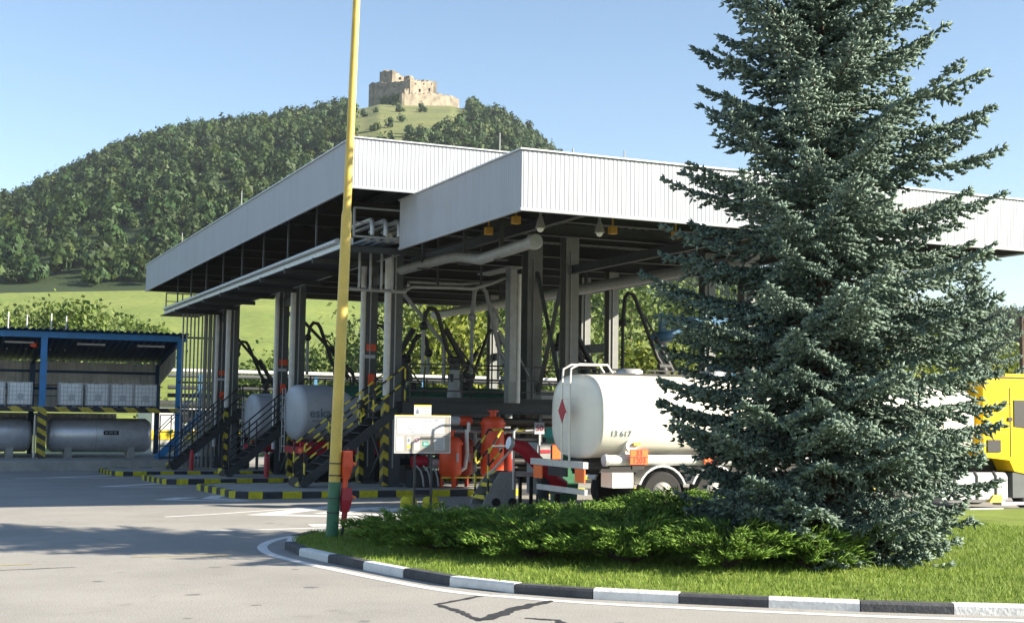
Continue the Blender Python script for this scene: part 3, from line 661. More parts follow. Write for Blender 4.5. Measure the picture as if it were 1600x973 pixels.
for k, (u, na, nb) in enumerate(((12.15, 35.4, 37.7), (11.85, 44.6, 46.9), (11.6, 53.8, 56.1))):
    column(u, na, 7.62, A, pipe=(2.5, .10)); column(u + .02, nb, 7.62, A, pipe=(.9, .085), guard=(k == 0))
    brace(u, na + .2, nb - .2, zg(na) + .25, zg(na) + 1.9, A); part('tie_beam', MB().ibeam('y', na + .18, nb - .18, u, 5.9, .3, .14), M['steel_grey'], A)
    part('tie_beam', MB().ibeam('y', na + .18, nb - .18, u, 2.2 + zg(na), .22, .12), M['steel_grey'], A)
    zc = zg(na)
    t = part('red_plate', MB().box(u - .15, u + .15, nb - .21, nb - .20, zc + 4.0, zc + 4.2), M['red'], A); part('name_plate', MB().box(u - .24, u + .12, nb - .235, nb - .225, zc + 3.78, zc + 3.88), M['paper'], A)
    part('call_box', MB().box(u - .09, u + .07, nb - .38, nb - .235, zc + 3.0, zc + 3.32), M['red'], A)
column(17.62, 35.4, 7.62, A, light=True, w=.42, guard=False); column(17.45, 37.7, 7.62, A, light=True, w=.5, guard=False)
brace(17.55, 35.6, 37.5, 2.75, 6.7, A, .12)
for n in (44.6, 46.9, 53.8, 56.1): column(24.0, n, 7.62, A, light=True, w=.4, guard=False)
for na in (44.6, 53.8): part('tie_beam', MB().ibeam('y', na + .2, na + 2.1, 24.0, 4.6, .34, .16), M['steel_grey'], A)
for n in (35.4, 37.7): column(23.9, n, 7.62, A, light=True, w=.4, guard=False)
for u, n, h in ((13.6, 31.5, .9), (9.6, 44, .9), (9.6, 55, .8), (16.6, 30.2, .5)):
    part('lightning_rod', MB().tube([(u, n, 8.2), (u, n, 8.62 + h)], .018, 5), M['pipe'], A)
part('lightning_rod', MB().tube([(12.3, 24.6, 7.1), (12.3, 24.6, 7.75)], .018, 5), M['pipe'], B)
for u, n in ((11.75, 25.0), (13.15, 25.0), (16.4, 25.0), (19.5, 25.0)):   # bell lamps under the front canopy
    lamp = part('bell_lamp', MB().tube([(u, n, 6.6), (u, n, 6.34), (u, n, 6.27), (u, n, 6.2), (u, n, 6.08)], [.025, .03, .06, .08, .11], 12), M['lamp_grey'], B)
    part('lamp_globe', MB().sphere((u, n, 6.07), .075, 10, 6), M['lamp'], lamp)
for u, n in ((11.1, 24.8), (11.25, 26.6), (13.55, 25.15), (15.1, 25.1)): part('junction_box', MB().box(u - .08, u + .08, n - .07, n + .07, 6.1, 6.26).bar((u, n, 6.28), (u, n, 6.62), .03), M['box_orange'], B)
# big vapour duct under the front canopy
duct = thing('vapour_duct', 'thick pale grey capped vapour duct hanging under the front canopy', 'duct', (11.9, 25.67, 5.88))
part('pipe', MB().tube([(11.9, 25.67, 5.88), (11.9, 28.0, 5.82), (11.9, 28.6, 5.80), (11.92, 29.4, 5.92), (11.95, 30.2, 6.03), (12.0, 31.0, 6.08), (12.0, 34.5, 6.1)], .13, 14), M['pipe'], duct)
part('end_cap', MB().tube([(11.9, 25.52, 5.88), (11.9, 25.55, 5.88), (11.9, 25.68, 5.88)], [.15, .175, .175], 16), M['pipe'], duct)
for n, z in ((27.4, 5.82), (29.6, 5.94), (32.5, 6.1)): part('hanger', MB().box(11.86, 11.94, n - .05, n + .05, z, 6.6).box(11.74, 12.06, n - .05, n + .05, z - .17, z - .14), M['steel_dark'], duct)
duct2 = thing('vapour_duct', 'pale grey duct under the right end of the rear canopy', 'duct', (22.6, 33, 6.9))
part('pipe', MB().tube([(22.6, 33, 6.9), (22.6, 45, 6.9), (22.6, 60, 6.9)], .2, 12), M['pipe'], duct2)
for n in (36, 44, 52): part('hanger', MB().box(22.55, 22.65, n - .05, n + .05, 6.9, 7.65), M['steel_dark'], duct2)

# ------------------------------------------------------------------ pipe gallery under the left edge of the rear canopy
g = thing('pipe_gallery', 'long hanging pipe gallery with railing under the left edge of the rear canopy', 'pipe gallery', (9.6, 32.5, 6.3))
part('edge_channel', MB().box(9.55, 9.62, 31.3, 58.5, 6.3, 6.48), M['galv'], g); part('edge_channel', MB().box(11.3, 11.37, 32.5, 58.5, 6.3, 6.48), M['galv'], g)
for i, n in enumerate(np.arange(31.6, 58.5, 1.9)): part('floor_plate', MB().box(9.63, 11.29, n, n + 1.86, 6.31, 6.34), M['grate'], g)
for n in np.arange(31.6, 58.6, 3.0):
    part('hanger', MB().bar((9.6, n, 6.48), (9.6, n, 7.7), .05), M['steel_grey'], g); part('cross_member', MB().box(9.5, 11.45, n - .05, n + .05, 6.16, 6.30), M['steel_dark'], g)
for u, r in ((9.52, .075), (10.05, .055), (10.3, .055), (10.55, .055), (10.8, .075), (11.05, .055)): part('pipe', MB().tube([(u, 31.4 if u > 9.6 else 32.3, 6.42 + r), (u, 45, 6.42 + r), (u, 58.2, 6.42 + r)], r, 9), M['galv' if u < 9.6 else 'pipe'], g)
mb = MB().bar((9.6, 31.2, 7.21), (11.3, 31.2, 7.21), .04).bar((9.6, 31.2, 6.85), (11.3, 31.2, 6.85), .03).bar((9.6, 31.2, 6.5), (9.6, 31.2, 7.21), .05).bar((11.3, 31.2, 6.5), (11.3, 31.2, 7.21), .05).bar((9.6, 31.2, 6.5), (11.3, 31.2, 6.5), .05)
mb.bar((9.6, 58.4, 7.2), (11.3, 58.4, 7.2), .05).bar((9.6, 58.4, 6.85), (11.3, 58.4, 6.85), .04).bar((9.6, 58.4, 6.4), (9.6, 58.4, 7.2), .05).bar((10.3, 58.4, 6.4), (10.3, 58.4, 7.2), .05)
part('end_railing', mb, M['pipe'], g)
for u in (10.05, 10.4, 10.75, 11.1, 11.4):              # goosenecks turning down at the near end
    arc = [(u, 31.6, 6.95)] + [(u, 31.3 - .16 * math.sin(t), 6.95 - .16 + .16 * math.cos(t)) for t in (0, .5, 1.0, 1.57)] + [(u, 31.14, 6.55)]
    part('gooseneck', MB().tube([(u, 33.5, 6.95)] + arc, .055, 9), M['pole_green' if u < 0 else 'galv'], g)
for i, u in enumerate((9.95, 10.25, 10.55, 10.85, 11.15)):
    part('drop_pipe', MB().tube([(u, 33.0, 6.45), (u, 32.8, 6.42), (u, 32.75, 6.3), (u, 32.75, 5.5), (u, 32.8, 5.38), (u + .1, 32.9, 5.36)], .034, 8), M['pipe'], g)
part('header_pipe', MB().tube([(9.95, 32.9, 5.36), (11.6, 33.0, 5.36), (11.9, 33.9, 5.5), (12.2, 34.2, 5.62), (13.4, 34.2, 5.66), (14.0, 34.2, 5.66), (14.6, 34.25, 5.85), (15.1, 34.3, 6.05)], .05, 9), M['pipe'], g)
part('header_pipe', MB().tube([(11.75, 33.2, 5.55), (12.2, 34.45, 5.78), (13.8, 34.45, 5.8), (14.9, 34.5, 5.95)], .04, 8), M['pipe'], g)
for u in (13.0, 14.3): part('hanger', MB().bar((u, 34.3, 5.7), (u, 34.3, 7.6), .05), M['steel_dark'], g)
# pipes dropping to the ground at the far end
pb = thing('pipe_bundle', 'bundle of thin vertical pipes at the far left end of the rear canopy', 'pipes', (10.7, 57, zg(57)))
for u, r in ((10.12, .035), (10.28, .035), (10.44, .035), (10.60, .035), (10.76, .035), (10.92, .035), (11.08, .085), (11.27, .085), (11.46, .085)):
    part('pipe', MB().tube([(u, 57, zg(57) + .1), (u, 57, 6.32)], r, 8), M['pipe' if r < .05 else 'col_light'], pb)
for z in (1.2, 2.25, 3.3, 5.2): part('clamp_bar', MB().box(10.0, 11.6, 57.09, 57.13, z, z + .08), M['steel_dark'], pb)
# white cable duct standing on the first platform
cd = thing('cable_duct', 'tall pale cable duct with white pipe standing on the first loading platform', 'cable duct', (15.25, 34.2, 2.5))
part('duct', MB().box(15.1, 15.32, 34.1, 34.4, 2.5, 6.3), M['col_light'], cd); part('cover', MB().box(15.11, 15.31, 34.07, 34.098, 3.1, 6.28), M['pipe'], cd)
part('pipe', MB().tube([(15.42, 34.2, 2.5), (15.42, 34.2, 6.15)], .075, 12), M['pipe_white'], cd); part('tray', MB().box(15.1, 15.5, 34.12, 36.5, 6.31, 6.36), M['pipe'], cd)

# ------------------------------------------------------------------ platforms, stairs
def rail(mb, a, b, z, step=1.5, h=1.05):
    a, b = Vector(a), Vector(b); L = (b - a).length; k = max(1, round(L / step)); za = Vector((0, 0, z))
    for i in range(k + 1): p = a + (b - a) * i / k; mb.bar((p.x, p.y, z), (p.x, p.y, z + h), .045)
    for q in (h, h * .62, h * .3): mb.bar((a.x, a.y, z + q), (b.x, b.y, z + q), .042)
    mb.bar((a.x, a.y, z + .07), (b.x, b.y, z + .07), .015, .12); return mb
def platform(label, u0, u1, n0, n1, zb):
    z = zb + 2.5; p = thing('loading_platform', label, 'platform', (u0, n0, zb))
    for i, u in enumerate(np.arange(u0, u1 - .3, 1.5)): part('deck_plate', MB().box(u, min(u + 1.48, u1), n0 + .11, n1 - .11, z - .05, z), M['grate'], p)
    part('edge_beam', MB().ibeam('x', u0, u1, n0, z - .32, .33, .16), M['steel_dark'], p); part('edge_beam', MB().ibeam('x', u0, u1, n1, z - .32, .33, .16), M['steel_dark'], p)
    part('railing', rail(MB(), (u0 + .2, n0), (u1, n0), z), M['pipe_dark'], p); part('railing', rail(MB(), (u0 + .2, n1), (u1, n1), z), M['pipe_dark'], p)
    for u in np.arange(u0 + .9, u1, 3.4):
        for n in (n0 + .2, n1 - .2): part('leg', MB().box(u - .05, u + .05, n - .05, n + .05, zb + isl_h - .02, z - .32), M['steel_grey'], p)
    return p
def stair(label, u0, u1, n0, n1, zb, zt, steps, m_rail):
    s = thing('access_stair', label, 'stair', (u0, n0, zb)); du = (u1 - u0) / steps; dz = (zt - zb) / steps
    for n in (n0, n1): part('stringer', MB().bar((u0 - .05, n, zb + .02), (u1, n, zt - .08), .05, .24), M['steel_dark'], s)
    for i in range(steps): part('tread', MB().box(u0 + du * i, u0 + du * i + .25, n0 + .03, n1 - .03, zb + dz * (i + .75), zb + dz * (i + .75) + .035), M['grate'], s)
    for n in (n0, n1):
        mb = MB(); h = 1.0
        for q in (h, h * .55): mb.tube([(u0 + .02, n, zb + q + .1), (u1, n, zt + q)], .027, 7)
        mb.tube([(u0 + .02, n, zb + .1), (u0 + .02, n, zb + h + .1)], .027, 7)
        for t in (.35, .68, 1): mb.tube([(u0 + (u1 - u0) * t, n, zb + (zt - zb) * t), (u0 + (u1 - u0) * t, n, zb + (zt - zb) * t + h)], .025, 7)
        part('handrail', mb, m_rail, s)
    part('warning_plate', MB().box(u0 - .12, u0 - .1, n0 + .05, n1 - .05, zb, zb + .24), M['haz_rail'], s)
    return s
PLAT = [(12.25, 23.4, 34.9, 38.0), (11.95, 23.4, 44.1, 47.2), (11.7, 23.4, 53.3, 56.4)]
names = ('first', 'second', 'third')
for k, (u0, u1, n0, n1) in enumerate(PLAT):
    zb = zg(n0)
    platform(('dark steel loading platform above the red vessels on the nearest island', 'dark steel loading platform on the middle island behind the parked tankers', 'dark steel loading platform on the farthest island under the canopy')[k], u0, u1, n0, n1, zb)
    stair(('steel stair with yellow and black handrails on the nearest island, behind the yellow pole', 'dark steel stair on the middle island between two column pairs', 'dark steel stair on the farthest island beside the thin vertical pipes')[k], (9.55, 9.5, 9.3)[k], u0 + .15, n0 + .25, n0 + 1.35, zb + isl_h, zb + 2.5, 11, M['haz_rail'] if k == 0 else M['pipe_dark'])

# ------------------------------------------------------------------ loading arms
def arm(label, u, n, z, s=1, reach=1.2, top=2.0, drop=1.3, m='pipe_dark', ped=True, hook=False, tilt=0.):
    t = thing('fuel_loader', label, 'loading arm', (u, n, z)); 
    if ped: part('pedestal', MB().tube([(u, n, z), (u, n, z + .95)], [.24, .15], 12), M['pipe'], t)
    else: part('riser', MB().tube([(u, n, z), (u, n, z + .95)], .09, 10), M[m], t)
    sw = z + .95; part('swivel', MB().tube([(u, n, sw), (u, n, sw + .14), (u, n, sw + .3)], [.15, .17, .1], 10).tube([(u - .2, n, sw + .3), (u + .2, n, sw + .3)], .11, 10), M[m], t)
    ax, az = u - s * reach * .55, sw + top
    part('boom', MB().tube([(u, n, sw + .25), (u - s * .25, n, sw + .6), (ax, n, az - .15), (ax - s * .10, n + tilt * .1, az), (ax - s * .26, n + tilt * .2, az + .03), (ax - s * .38, n + tilt * .3, az - .12), (ax - s * .45, n + tilt * .3, az - .5 if not hook else az - .9)], .065, 9), M[m], t)
    e = (ax - s * .45, n + tilt * .3, az - .5 if not hook else az - .9)
    part('joint', MB().sphere(e, .13, 9, 6), M[m], t); part('drop_pipe', MB().tube([e, (e[0], e[1], e[2] - drop)], .055, 9), M['pipe' if not hook else m], t)
    part('balance_cylinder', MB().tube([(u + s * .35, n, sw + .1), (u - s * .3, n, sw + 1.2)], .085, 9), M[m], t)
    part('strut', MB().bar((u + s * .75, n + .05, sw - .1), (ax + s * .25, n + .05, az - .55), .05), M[m], t)
    part('valve', MB().box(u - .16, u + .16, n - .14, n + .14, sw - .35, sw - .12).tube([(u + .2, n - .1, sw - .5), (u + .34, n - .1, sw - .5)], [.14, .14], 10), M[m], t)
    return t
zA = 2.5
arm('dark loading arm on a tapered grey pedestal, nearest platform', 14.3, 36.2, zA, 1, 1.0, 1.75, 1.4)
arm('dark loading arm close behind the striped column, nearest platform', 12.95, 36.9, zA, -1, .6, 1.0, .6, ped=False)
arm('hooked grey loading arm left of the white cable duct', 16.15, 36.6, zA, 1, 1.3, 2.5, 1.7, m='pipe', ped=False, hook=True)
arm('dark loading arm right of the braced columns above the white tank', 18.9, 36.8, zA, 1, 1.0, 1.3, .7, ped=False)
arm('tall hooked loading arm rising above the white tank', 21.6, 36.6, zA, 1, 1.9, 2.55, 2.1, m='steel_dark', hook=True)
for i, (u, s) in enumerate(((13.6, 1), (16.0, 1), (18.6, -1))):
    arm(('leftmost dark loading arm of the middle platform', 'centre dark loading arm of the middle platform', 'right dark loading arm of the middle platform')[i], u, 45.6, zg(44) + zA, s, 1.3, 2.0, 1.3, ped=(i == 1))
arm('dark loading arm of the farthest platform by the meadow', 13.2, 54.8, zg(53) + zA, 1, 1.4, 1.9, 1.2, ped=False)
# diagonal feed pipes
for i, (a, b) in enumerate((((12.5, 36.4, 5.9), (14.0, 36.4, 4.25)), ((12.2, 46.2, 5.6), (14.3, 46.2, 3.6)), ((11.9, 55.4, 5.4), (13.7, 55.4, 3.4)))):
    t = thing('feed_pipe', ('sloping feed pipe beside the nearest striped column', 'sloping feed pipe left of the yellow pole by the middle island', 'sloping feed pipe beside the farthest column pair')[i], 'pipe', b)
    part('pipe', MB().tube([a, b, (b[0] + .03, b[1], b[2] - .2), (b[0] + .03, b[1], b[2] - 1.2)], .06, 8), M['pipe' if i == 0 else 'pipe_dark'], t)
    part('bracket', MB().box(a[0] - .3, a[0] + .08, a[1] - .06, a[1] + .06, a[2] - .05, a[2] + .1), M['steel_dark'], t)
# blue arms behind the spruce
t = thing('fuel_loader', 'blue articulated loading arm reaching behind the left side of the big spruce', 'loading arm', (21.9, 37.2, 2.5))
part('post', MB().tube([(21.9, 37.2, 2.5), (21.9, 37.2, 4.6)], .14, 12), M['pipe'], t); part('head', MB().tube([(21.9, 37.2, 4.6), (21.9, 37.2, 4.75), (21.9, 37.2, 4.9)], [.3, .42, .3], 12).box(21.8, 22.0, 37.1, 37.3, 4.9, 5.35), M['arm_blue'], t)
part('boom', MB().bar((21.9, 37.2, 5.3), (26, 37.0, 5.5), .12, .16), M['arm_blue'], t); part('boom', MB().bar((22.0, 37.2, 4.85), (24.2, 37.1, 5.35), .12, .16), M['arm_blue'], t)
part('joint', MB().sphere((23.5, 37.0, 5.15), .12, 8, 6), M['lamp'], t)
t = thing('blue_pipes', 'pair of thick blue pipes with a pale post, behind the big spruce above the tank', 'pipes', (23.4, 36, 2.5))
for z, a, b in ((4.0, 23.6, 26.5), (3.75, 22.9, 26.2), (3.5, 22.6, 24.2)): part('pipe', MB().tube([(a, 36, z), (b, 36.2, z + .12)], .12, 10), M['arm_blue'], t)
part('post', MB().tube([(23.9, 35.8, 2.5), (23.9, 35.8, 4.15)], .11, 10), M['sign_yellow'], t)

# ------------------------------------------------------------------ vessels and pumps below the first platform
def vessel(label, u, n, r, z0, z1, m='red', legs=True):
    t = thing('filter_vessel', label, 'vessel', (u, n, isl_h)); h = r * .35
    part('shell', MB().tube([(u, n, z0), (u, n, z0 + h), (u, n, z1 - h), (u, n, z1 - h * .4), (u, n, z1)], [r * .55, r, r, r * .85, r * .45], 18), M[m], t)
    part('flange', MB().tube([(u, n, z1 - h - .12), (u, n, z1 - h - .04)], r * 1.13, 18), M[m], t); part('nozzle', MB().tube([(u, n, z1 - .02), (u, n, z1 + .16)], r * .3, 10).tube([(u, n, z1 + .12), (u, n, z1 + .17)], r * .5, 10), M[m], t)
    for a in (.6, 2.6, 4.7): part('leg', MB().box(u + r * .75 * math.cos(a) - .03, u + r * .75 * math.cos(a) + .03, n + r * .75 * math.sin(a) - .03, n + r * .75 * math.sin(a) + .03, isl_h - .015, z0 + .1), M[m], t)
    part('name_plate', MB().box(u - .03 + r * .3, u + .03 + r * .3, n - r * 1.01, n - r * .95, (z0 + z1) / 2 - .12, (z0 + z1) / 2 + .12), M['paper'], t)
    return t
vessel('short red filter vessel nearest the sign board', 13.42, 34.2, .31, .42, 1.55)
vessel('tall red filter vessel left of the wheeled grey steps', 14.68, 34.2, .32, .42, 2.12)
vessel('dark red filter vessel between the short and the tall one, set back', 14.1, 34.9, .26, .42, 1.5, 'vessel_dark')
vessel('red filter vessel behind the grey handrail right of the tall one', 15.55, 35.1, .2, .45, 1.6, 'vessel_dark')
t = thing('red_drum', 'red horizontal drum with a white band under the nearest platform', 'drum', (13.7, 34.7, 1.95))
part('shell', MB().tube([(13.2, 34.7, 1.98), (13.25, 34.7, 1.98), (14.2, 34.7, 1.98), (14.25, 34.7, 1.98)], [.08, .13, .13, .08], 12), M['red'], t); part('band', MB().tube([(13.55, 34.7, 1.98), (13.85, 34.7, 1.98)], .135, 12, cap=False), M['paper'], t)
t = thing('process_piping', 'grey bent pipes and valves between the red vessels', 'pipes', (14, 34.5, isl_h))
part('pipe', MB().tube([(13.9, 34.2, 1.75), (13.9, 34.2, 1.5), (13.92, 34.2, 1.1), (13.86, 34.2, .7), (13.7, 34.2, .6), (13.45, 34.25, .58)], .06, 9), M['pipe_white'], t)
part('pipe', MB().tube([(12.9, 34.6, 1.7), (16.2, 34.6, 1.7)], .05, 8), M['pipe'], t); part('pipe', MB().tube([(12.6, 35.2, 2.0), (18, 35.2, 2.0)], .07, 8), M['pipe_dark'], t); part('pipe', MB().tube([(12.5, 36, .8), (20, 36, .8)], .10, 8), M['pipe_dark'], t)
part('pipe', MB().tube([(13.95, 34.2, 1.95), (13.95, 34.2, 1.7)], .05, 8), M['pipe_white'], t); part('kick_bar', MB().box(13.1, 15.2, 34.0, 34.04, .42, .46), M['sign_yellow'], t)
t = thing('pump_set', 'pumps with pale hoses behind the legs of the sign board', 'pump', (12.8, 34.6, isl_h))
for i, u in enumerate((12.55, 12.75, 12.98)): part('hose', MB().tube([(u - .08, 34.3, .75), (u, 34.15, .62), (u + .08, 34.2, .42), (u + .07, 34.1, .2)], .028, 7), M['pipe'], t)
part('motor', MB().tube([(12.5, 34.7, .85), (12.9, 34.7, .85)], .17, 12), M['dark_red'], t); part('motor', MB().tube([(12.95, 34.6, .8), (13.2, 34.6, .8)], .14, 12), M['alu'], t); part('base', MB().box(12.4, 13.25, 34.5, 34.95, isl_h - .015, .6), M['steel_dark'], t)
for k, (u, n) in enumerate(((10.6, 43.6), (9.9, 53.0), (12.7, 43.9))):
    t = thing('fire_extinguisher', ('red fire extinguisher at the foot of the middle stair', 'red fire extinguisher by the farthest stair', 'red fire extinguisher behind the nearest stair')[k], 'extinguisher', (u, n, zg(n) + isl_h)); z = zg(n) + isl_h - .01
    part('cylinder', MB().tube([(u, n, z), (u, n, z + .62), (u, n, z + .75), (u, n, z + .82)], [.09, .09, .06, .03], 12), M['dark_red'], t); part('valve', MB().box(u - .05, u + .05, n - .03, n + .03, z + .82, z + .9), M['black'], t)
random.seed(21)
for k, (u0, u1, n0, n1) in enumerate(PLAT):
    zb = zg(n0) + isl_h; t = thing('pipe_manifold', ('dark pipe manifold with valves under the nearest platform', 'dark pipe manifold with valves under the middle platform', 'dark pipe manifold with valves under the farthest platform')[k], 'pipework', (u0 + 1, n0 + 1, zb - .01))
    for i in range(9):
        z = zb + random.uniform(.4, 2.0); n = n0 + random.uniform(.5, 2.6); a = u0 + random.uniform(.2, 3); part('pipe', MB().tube([(a, n, z), (a + random.uniform(3, 8), n, z)], random.choice((.045, .06, .09)), 8), M[random.choice(('pipe_dark', 'pipe_dark', 'steel_grey', 'pipe'))], t)
    for i in range(16):
        u = u0 + random.uniform(.2, 9.5); n = n0 + random.uniform(.4, 2.7); h = random.uniform(1.2, 2.2); m = random.choice(('pipe_dark', 'pipe_dark', 'steel_grey', 'pipe')); p = part('riser', MB().tube([(u, n, zb - .01), (u, n, zb + h)], random.choice((.04, .06, .08)), 8), M[m], t)
        z = zb + random.uniform(.5, 1.2); part('valve', MB().tube([(u - .12, n, z), (u + .12, n, z)], .11, 10).tube([(u, n - .1, z + .06), (u, n - .26, z + .06)], .02, 6).tube([(u, n - .26, z + .06), (u, n - .28, z + .06)], .12, 12), M[random.choice(('dark_red', 'pipe_dark', 'steel_dark', 'pipe_dark'))], p)
    for i in range(4):
        u = u0 + .6 + i * 2.3 + random.uniform(-.3, .3); part('meter_case', MB().box(u, u + .5, n0 + 1.6, n0 + 2.2, zb - .01, zb + random.uniform(1.0, 1.7)), M[('steel_dark', 'steel_grey', 'pole_green', 'steel_dark')[i]], t)
# pipe rack behind the islands
t = thing('pipe_rack', 'long pale and blue pipe rack running behind the loading islands', 'pipe rack', (18, 68, -.4))
for z, m in ((4.15, 'pipe_white'), (3.9, 'steel_grey'), (3.3, 'steel_dark'), (2.9, 'pipe_dark')): part('pipe', MB().tube([(11.4, 68, z), (60, 68, z)], .10, 9), M[m], t)
for u in range(13, 60, 6): part('trestle', MB().box(u - .08, u + .08, 67.9, 68.1, -.45, 4.0).box(u - .1, u + .1, 67.6, 68.4, 2.65, 2.75), M['arm_blue'], t)
# ------------------------------------------------------------------ tanker trucks
def sect(u, nc, zc, hw, hh, ex=2.9, k=36, s=1.0):
    out = []
    for i in range(k):
        a = 2 * math.pi * i / k; c, q = math.cos(a), math.sin(a)
        out.append((u, nc + s * hw * math.copysign(abs(c) ** (2 / ex), c), zc + s * hh * math.copysign(abs(q) ** (2 / ex), q)))
    return out
def tank_shell(u0, u1, nc, zc, hw, hh, bulge=.22, ex=2.9):
    r = [sect(u0 - bulge, nc, zc, hw, hh, ex, s=.02), sect(u0 - bulge * .97, nc, zc, hw, hh, ex, s=.3), sect(u0 - bulge * .82, nc, zc, hw, hh, ex, s=.62), sect(u0 - bulge * .55, nc, zc, hw, hh, ex, s=.88), sect(u0 - bulge * .3, nc, zc, hw, hh, ex, s=.975), sect(u0 - bulge * .12, nc, zc, hw, hh, ex, s=.995), sect(u0, nc, zc, hw, hh, ex)]
    m = [sect(u0 + (u1 - u0) * i / 6, nc, zc, hw, hh, ex) for i in range(1, 6)]
    e = [[(u1 + (u0 - p[0]), p[1], p[2]) for p in q] for q in r[::-1]]
    return MB().loft(r + m + e)
def wheel(par, u, n, r=.5, wd=.3, z0=0, side=-1):
    w_ = part('wheel', MB().tube([(u, n - wd / 2, z0 + r), (u, n - wd / 2 + .04, z0 + r), (u, n + wd / 2 - .04, z0 + r), (u, n + wd / 2, z0 + r)], [r * .93, r, r, r * .93], 28), M['rubber'], par)
    f = n + side * (wd / 2 + .003); part('rim', MB().tube([(u, f - side * .02, z0 + r), (u, f + side * .01, z0 + r), (u, f + side * .04, z0 + r)], [r * .56, r * .54, r * .2], 22), M['tyre_wall'], w_)
def mudguard(par, u, n0, n1, z, r, m):
    a = [math.radians(x) for x in range(20, 161, 14)]; P = [(u + r * math.cos(t), z + r * math.sin(t)) for t in a]; Q = [(u + (r - .045) * math.cos(t), z + (r - .045) * math.sin(t)) for t in a[::-1]]
    mb = MB()
    for i in range(len(a) - 1):
        q = [P[i], P[i + 1], Q[len(a) - 2 - i], Q[len(a) - 1 - i]]; mb.prism(q, 'y', n0, n1)
    part('mudguard', mb, m, par)
T = thing('tanker_truck', 'white articulated fuel tanker with yellow cab parked under the front canopy', 'tanker truck', (13.2, 26.25, 0))
part('tank', tank_shell(13.30, 23.45, 26.25, 2.17, 1.25, .92, .13), M['truck_white'], T)
for u in (15.3, 17.3, 19.3, 21.3): part('weld_band', MB().loft([sect(u - .012, 26.25, 2.17, 1.2525, .9225), sect(u + .012, 26.25, 2.17, 1.2525, .9225)], cap=False), M['truck_white'], T)
part('walkway', MB().box(13.7, 23.0, 25.95, 26.55, 3.085, 3.13), M['grate'], T)
for u in (14.6, 16.8, 19, 21.2): part('manhole', MB().tube([(u, 26.25, 3.05), (u, 26.25, 3.2), (u, 26.25, 3.24)], [.3, .3, .24], 16), M['alu'], T)
part('chassis', MB().box(13.4, 23.4, 25.75, 25.9, .95, 1.27).box(13.4, 23.4, 26.6, 26.75, .95, 1.27).box(13.3, 23.4, 25.95, 26.5, .9, 1.3), M['black'], T)
hp = part('hose_tube', MB().tube([(13.42, 25.12, 1.24), (22.0, 25.12, 1.24)], .115, 14), M['pipe_white'], T); part('end_cap', MB().tube([(13.36, 25.12, 1.24), (13.44, 25.12, 1.24)], .13, 14), M['alu'], hp)
for u in (14.0, 16.0, 18.2, 20.4): part('tank_support', MB().prism([(25.05, 1.28), (25.35, 1.28), (25.5, 1.6), (25.12, 1.75)], 'x', u - .14, u + .14).tube([(u, 25.05, 1.55), (u, 25.25, 1.55)], .14, 12), M['truck_white'], T)
BLK = M['ink']
for u in (14.1, 15.95):
    p = part('hazard_plate', MB().box(u - .215, u + .215, 24.9, 24.93, 1.16, 1.47), M['orange'], T); part('plate_rim', MB().box(u - .225, u + .225, 24.905, 24.925, 1.15, 1.16).box(u - .225, u + .225, 24.905, 24.925, 1.47, 1.48).box(u - .215, u + .215, 24.893, 24.898, 1.308, 1.32), M['dark_red'], p)
    text('hazard_code', '1203', .165, M['dark_red'], p, FRONT(u, 24.896, 1.235)); text('hazard_code', '33', .165, M['dark_red'], p, FRONT(u, 24.896, 1.39)); part('bracket', MB().box(u - .15, u + .15, 24.932, 25.0, 1.05, 1.2), M['black'], p)
text('fleet_number', '13 617', .185, M['ink'], T, Matrix.Translation((13.72, 25.024, 1.8)) @ Matrix.Rotation(R_(104.5), 4, 'X'), .0005)
part('marker_lamp', MB().box(14.02, 14.18, 24.985, 25.04, 1.56, 1.62), M['sign_yellow'], T)
for u in (14.75, 16.08, 17.4): 
    wheel(T, u, 25.2, .5, .34); wheel(T, u, 27.3, .5, .34, side=1); mudguard(T, u, 25.02, 25.42, .52, .62, M['alu']); mudguard(T, u, 27.1, 27.48, .52, .62, M['alu'])
    part('axle', MB().tube([(u, 25.3, .5), (u, 27.2, .5)], .07, 10), M['black'], T)
part('bumper', MB().box(12.86, 12.98, 25.1, 27.75, 1.06, 1.2), M['alu'], T)
for n in (25.35, 27.45): 
    part('rear_plate', MB().box(12.9, 12.93, n - .22, n + .22, .76, 1.05), M['orange'], T); part('bumper_arm', MB().box(12.98, 13.6, n - .05, n + .05, 1.05, 1.18), M['black'], T)
part('underrun_bar', MB().box(12.95, 13.02, 25.2, 27.6, .5, .62), M['alu'], T); part('lamp_cluster', MB().box(12.9, 12.95, 26.0, 26.9, .85, 1.04), M['black'], T)
lad = part('ladder', MB().tube([(12.98, 26.0, 1.15), (12.98, 26.0, 2.9), (13.0, 26.0, 3.2), (13.2, 26.0, 3.3), (13.9, 26.0, 3.3), (14.05, 26.0, 3.1)], .025, 7).tube([(12.98, 26.38, 1.15), (12.98, 26.38, 2.9), (13.0, 26.38, 3.2), (13.2, 26.38, 3.3), (13.9, 26.38, 3.3), (14.05, 26.38, 3.1)], .025, 7), M['truck_white'], T)
for z in np.arange(1.35, 3.1, .3): part('rung', MB().tube([(12.98, 26.0, z), (12.98, 26.38, z)], .018, 6), M['truck_white'], lad)
part('warning_diamond', MB().prism([(26.28, 2.02), (26.46, 2.28), (26.28, 2.54), (26.10, 2.28)], 'x', 12.925, 12.94), M['dark_red'], T)
part('valve_box', MB().box(13.5, 14.0, 24.98, 25.5, .66, .98), M['truck_white'], T)
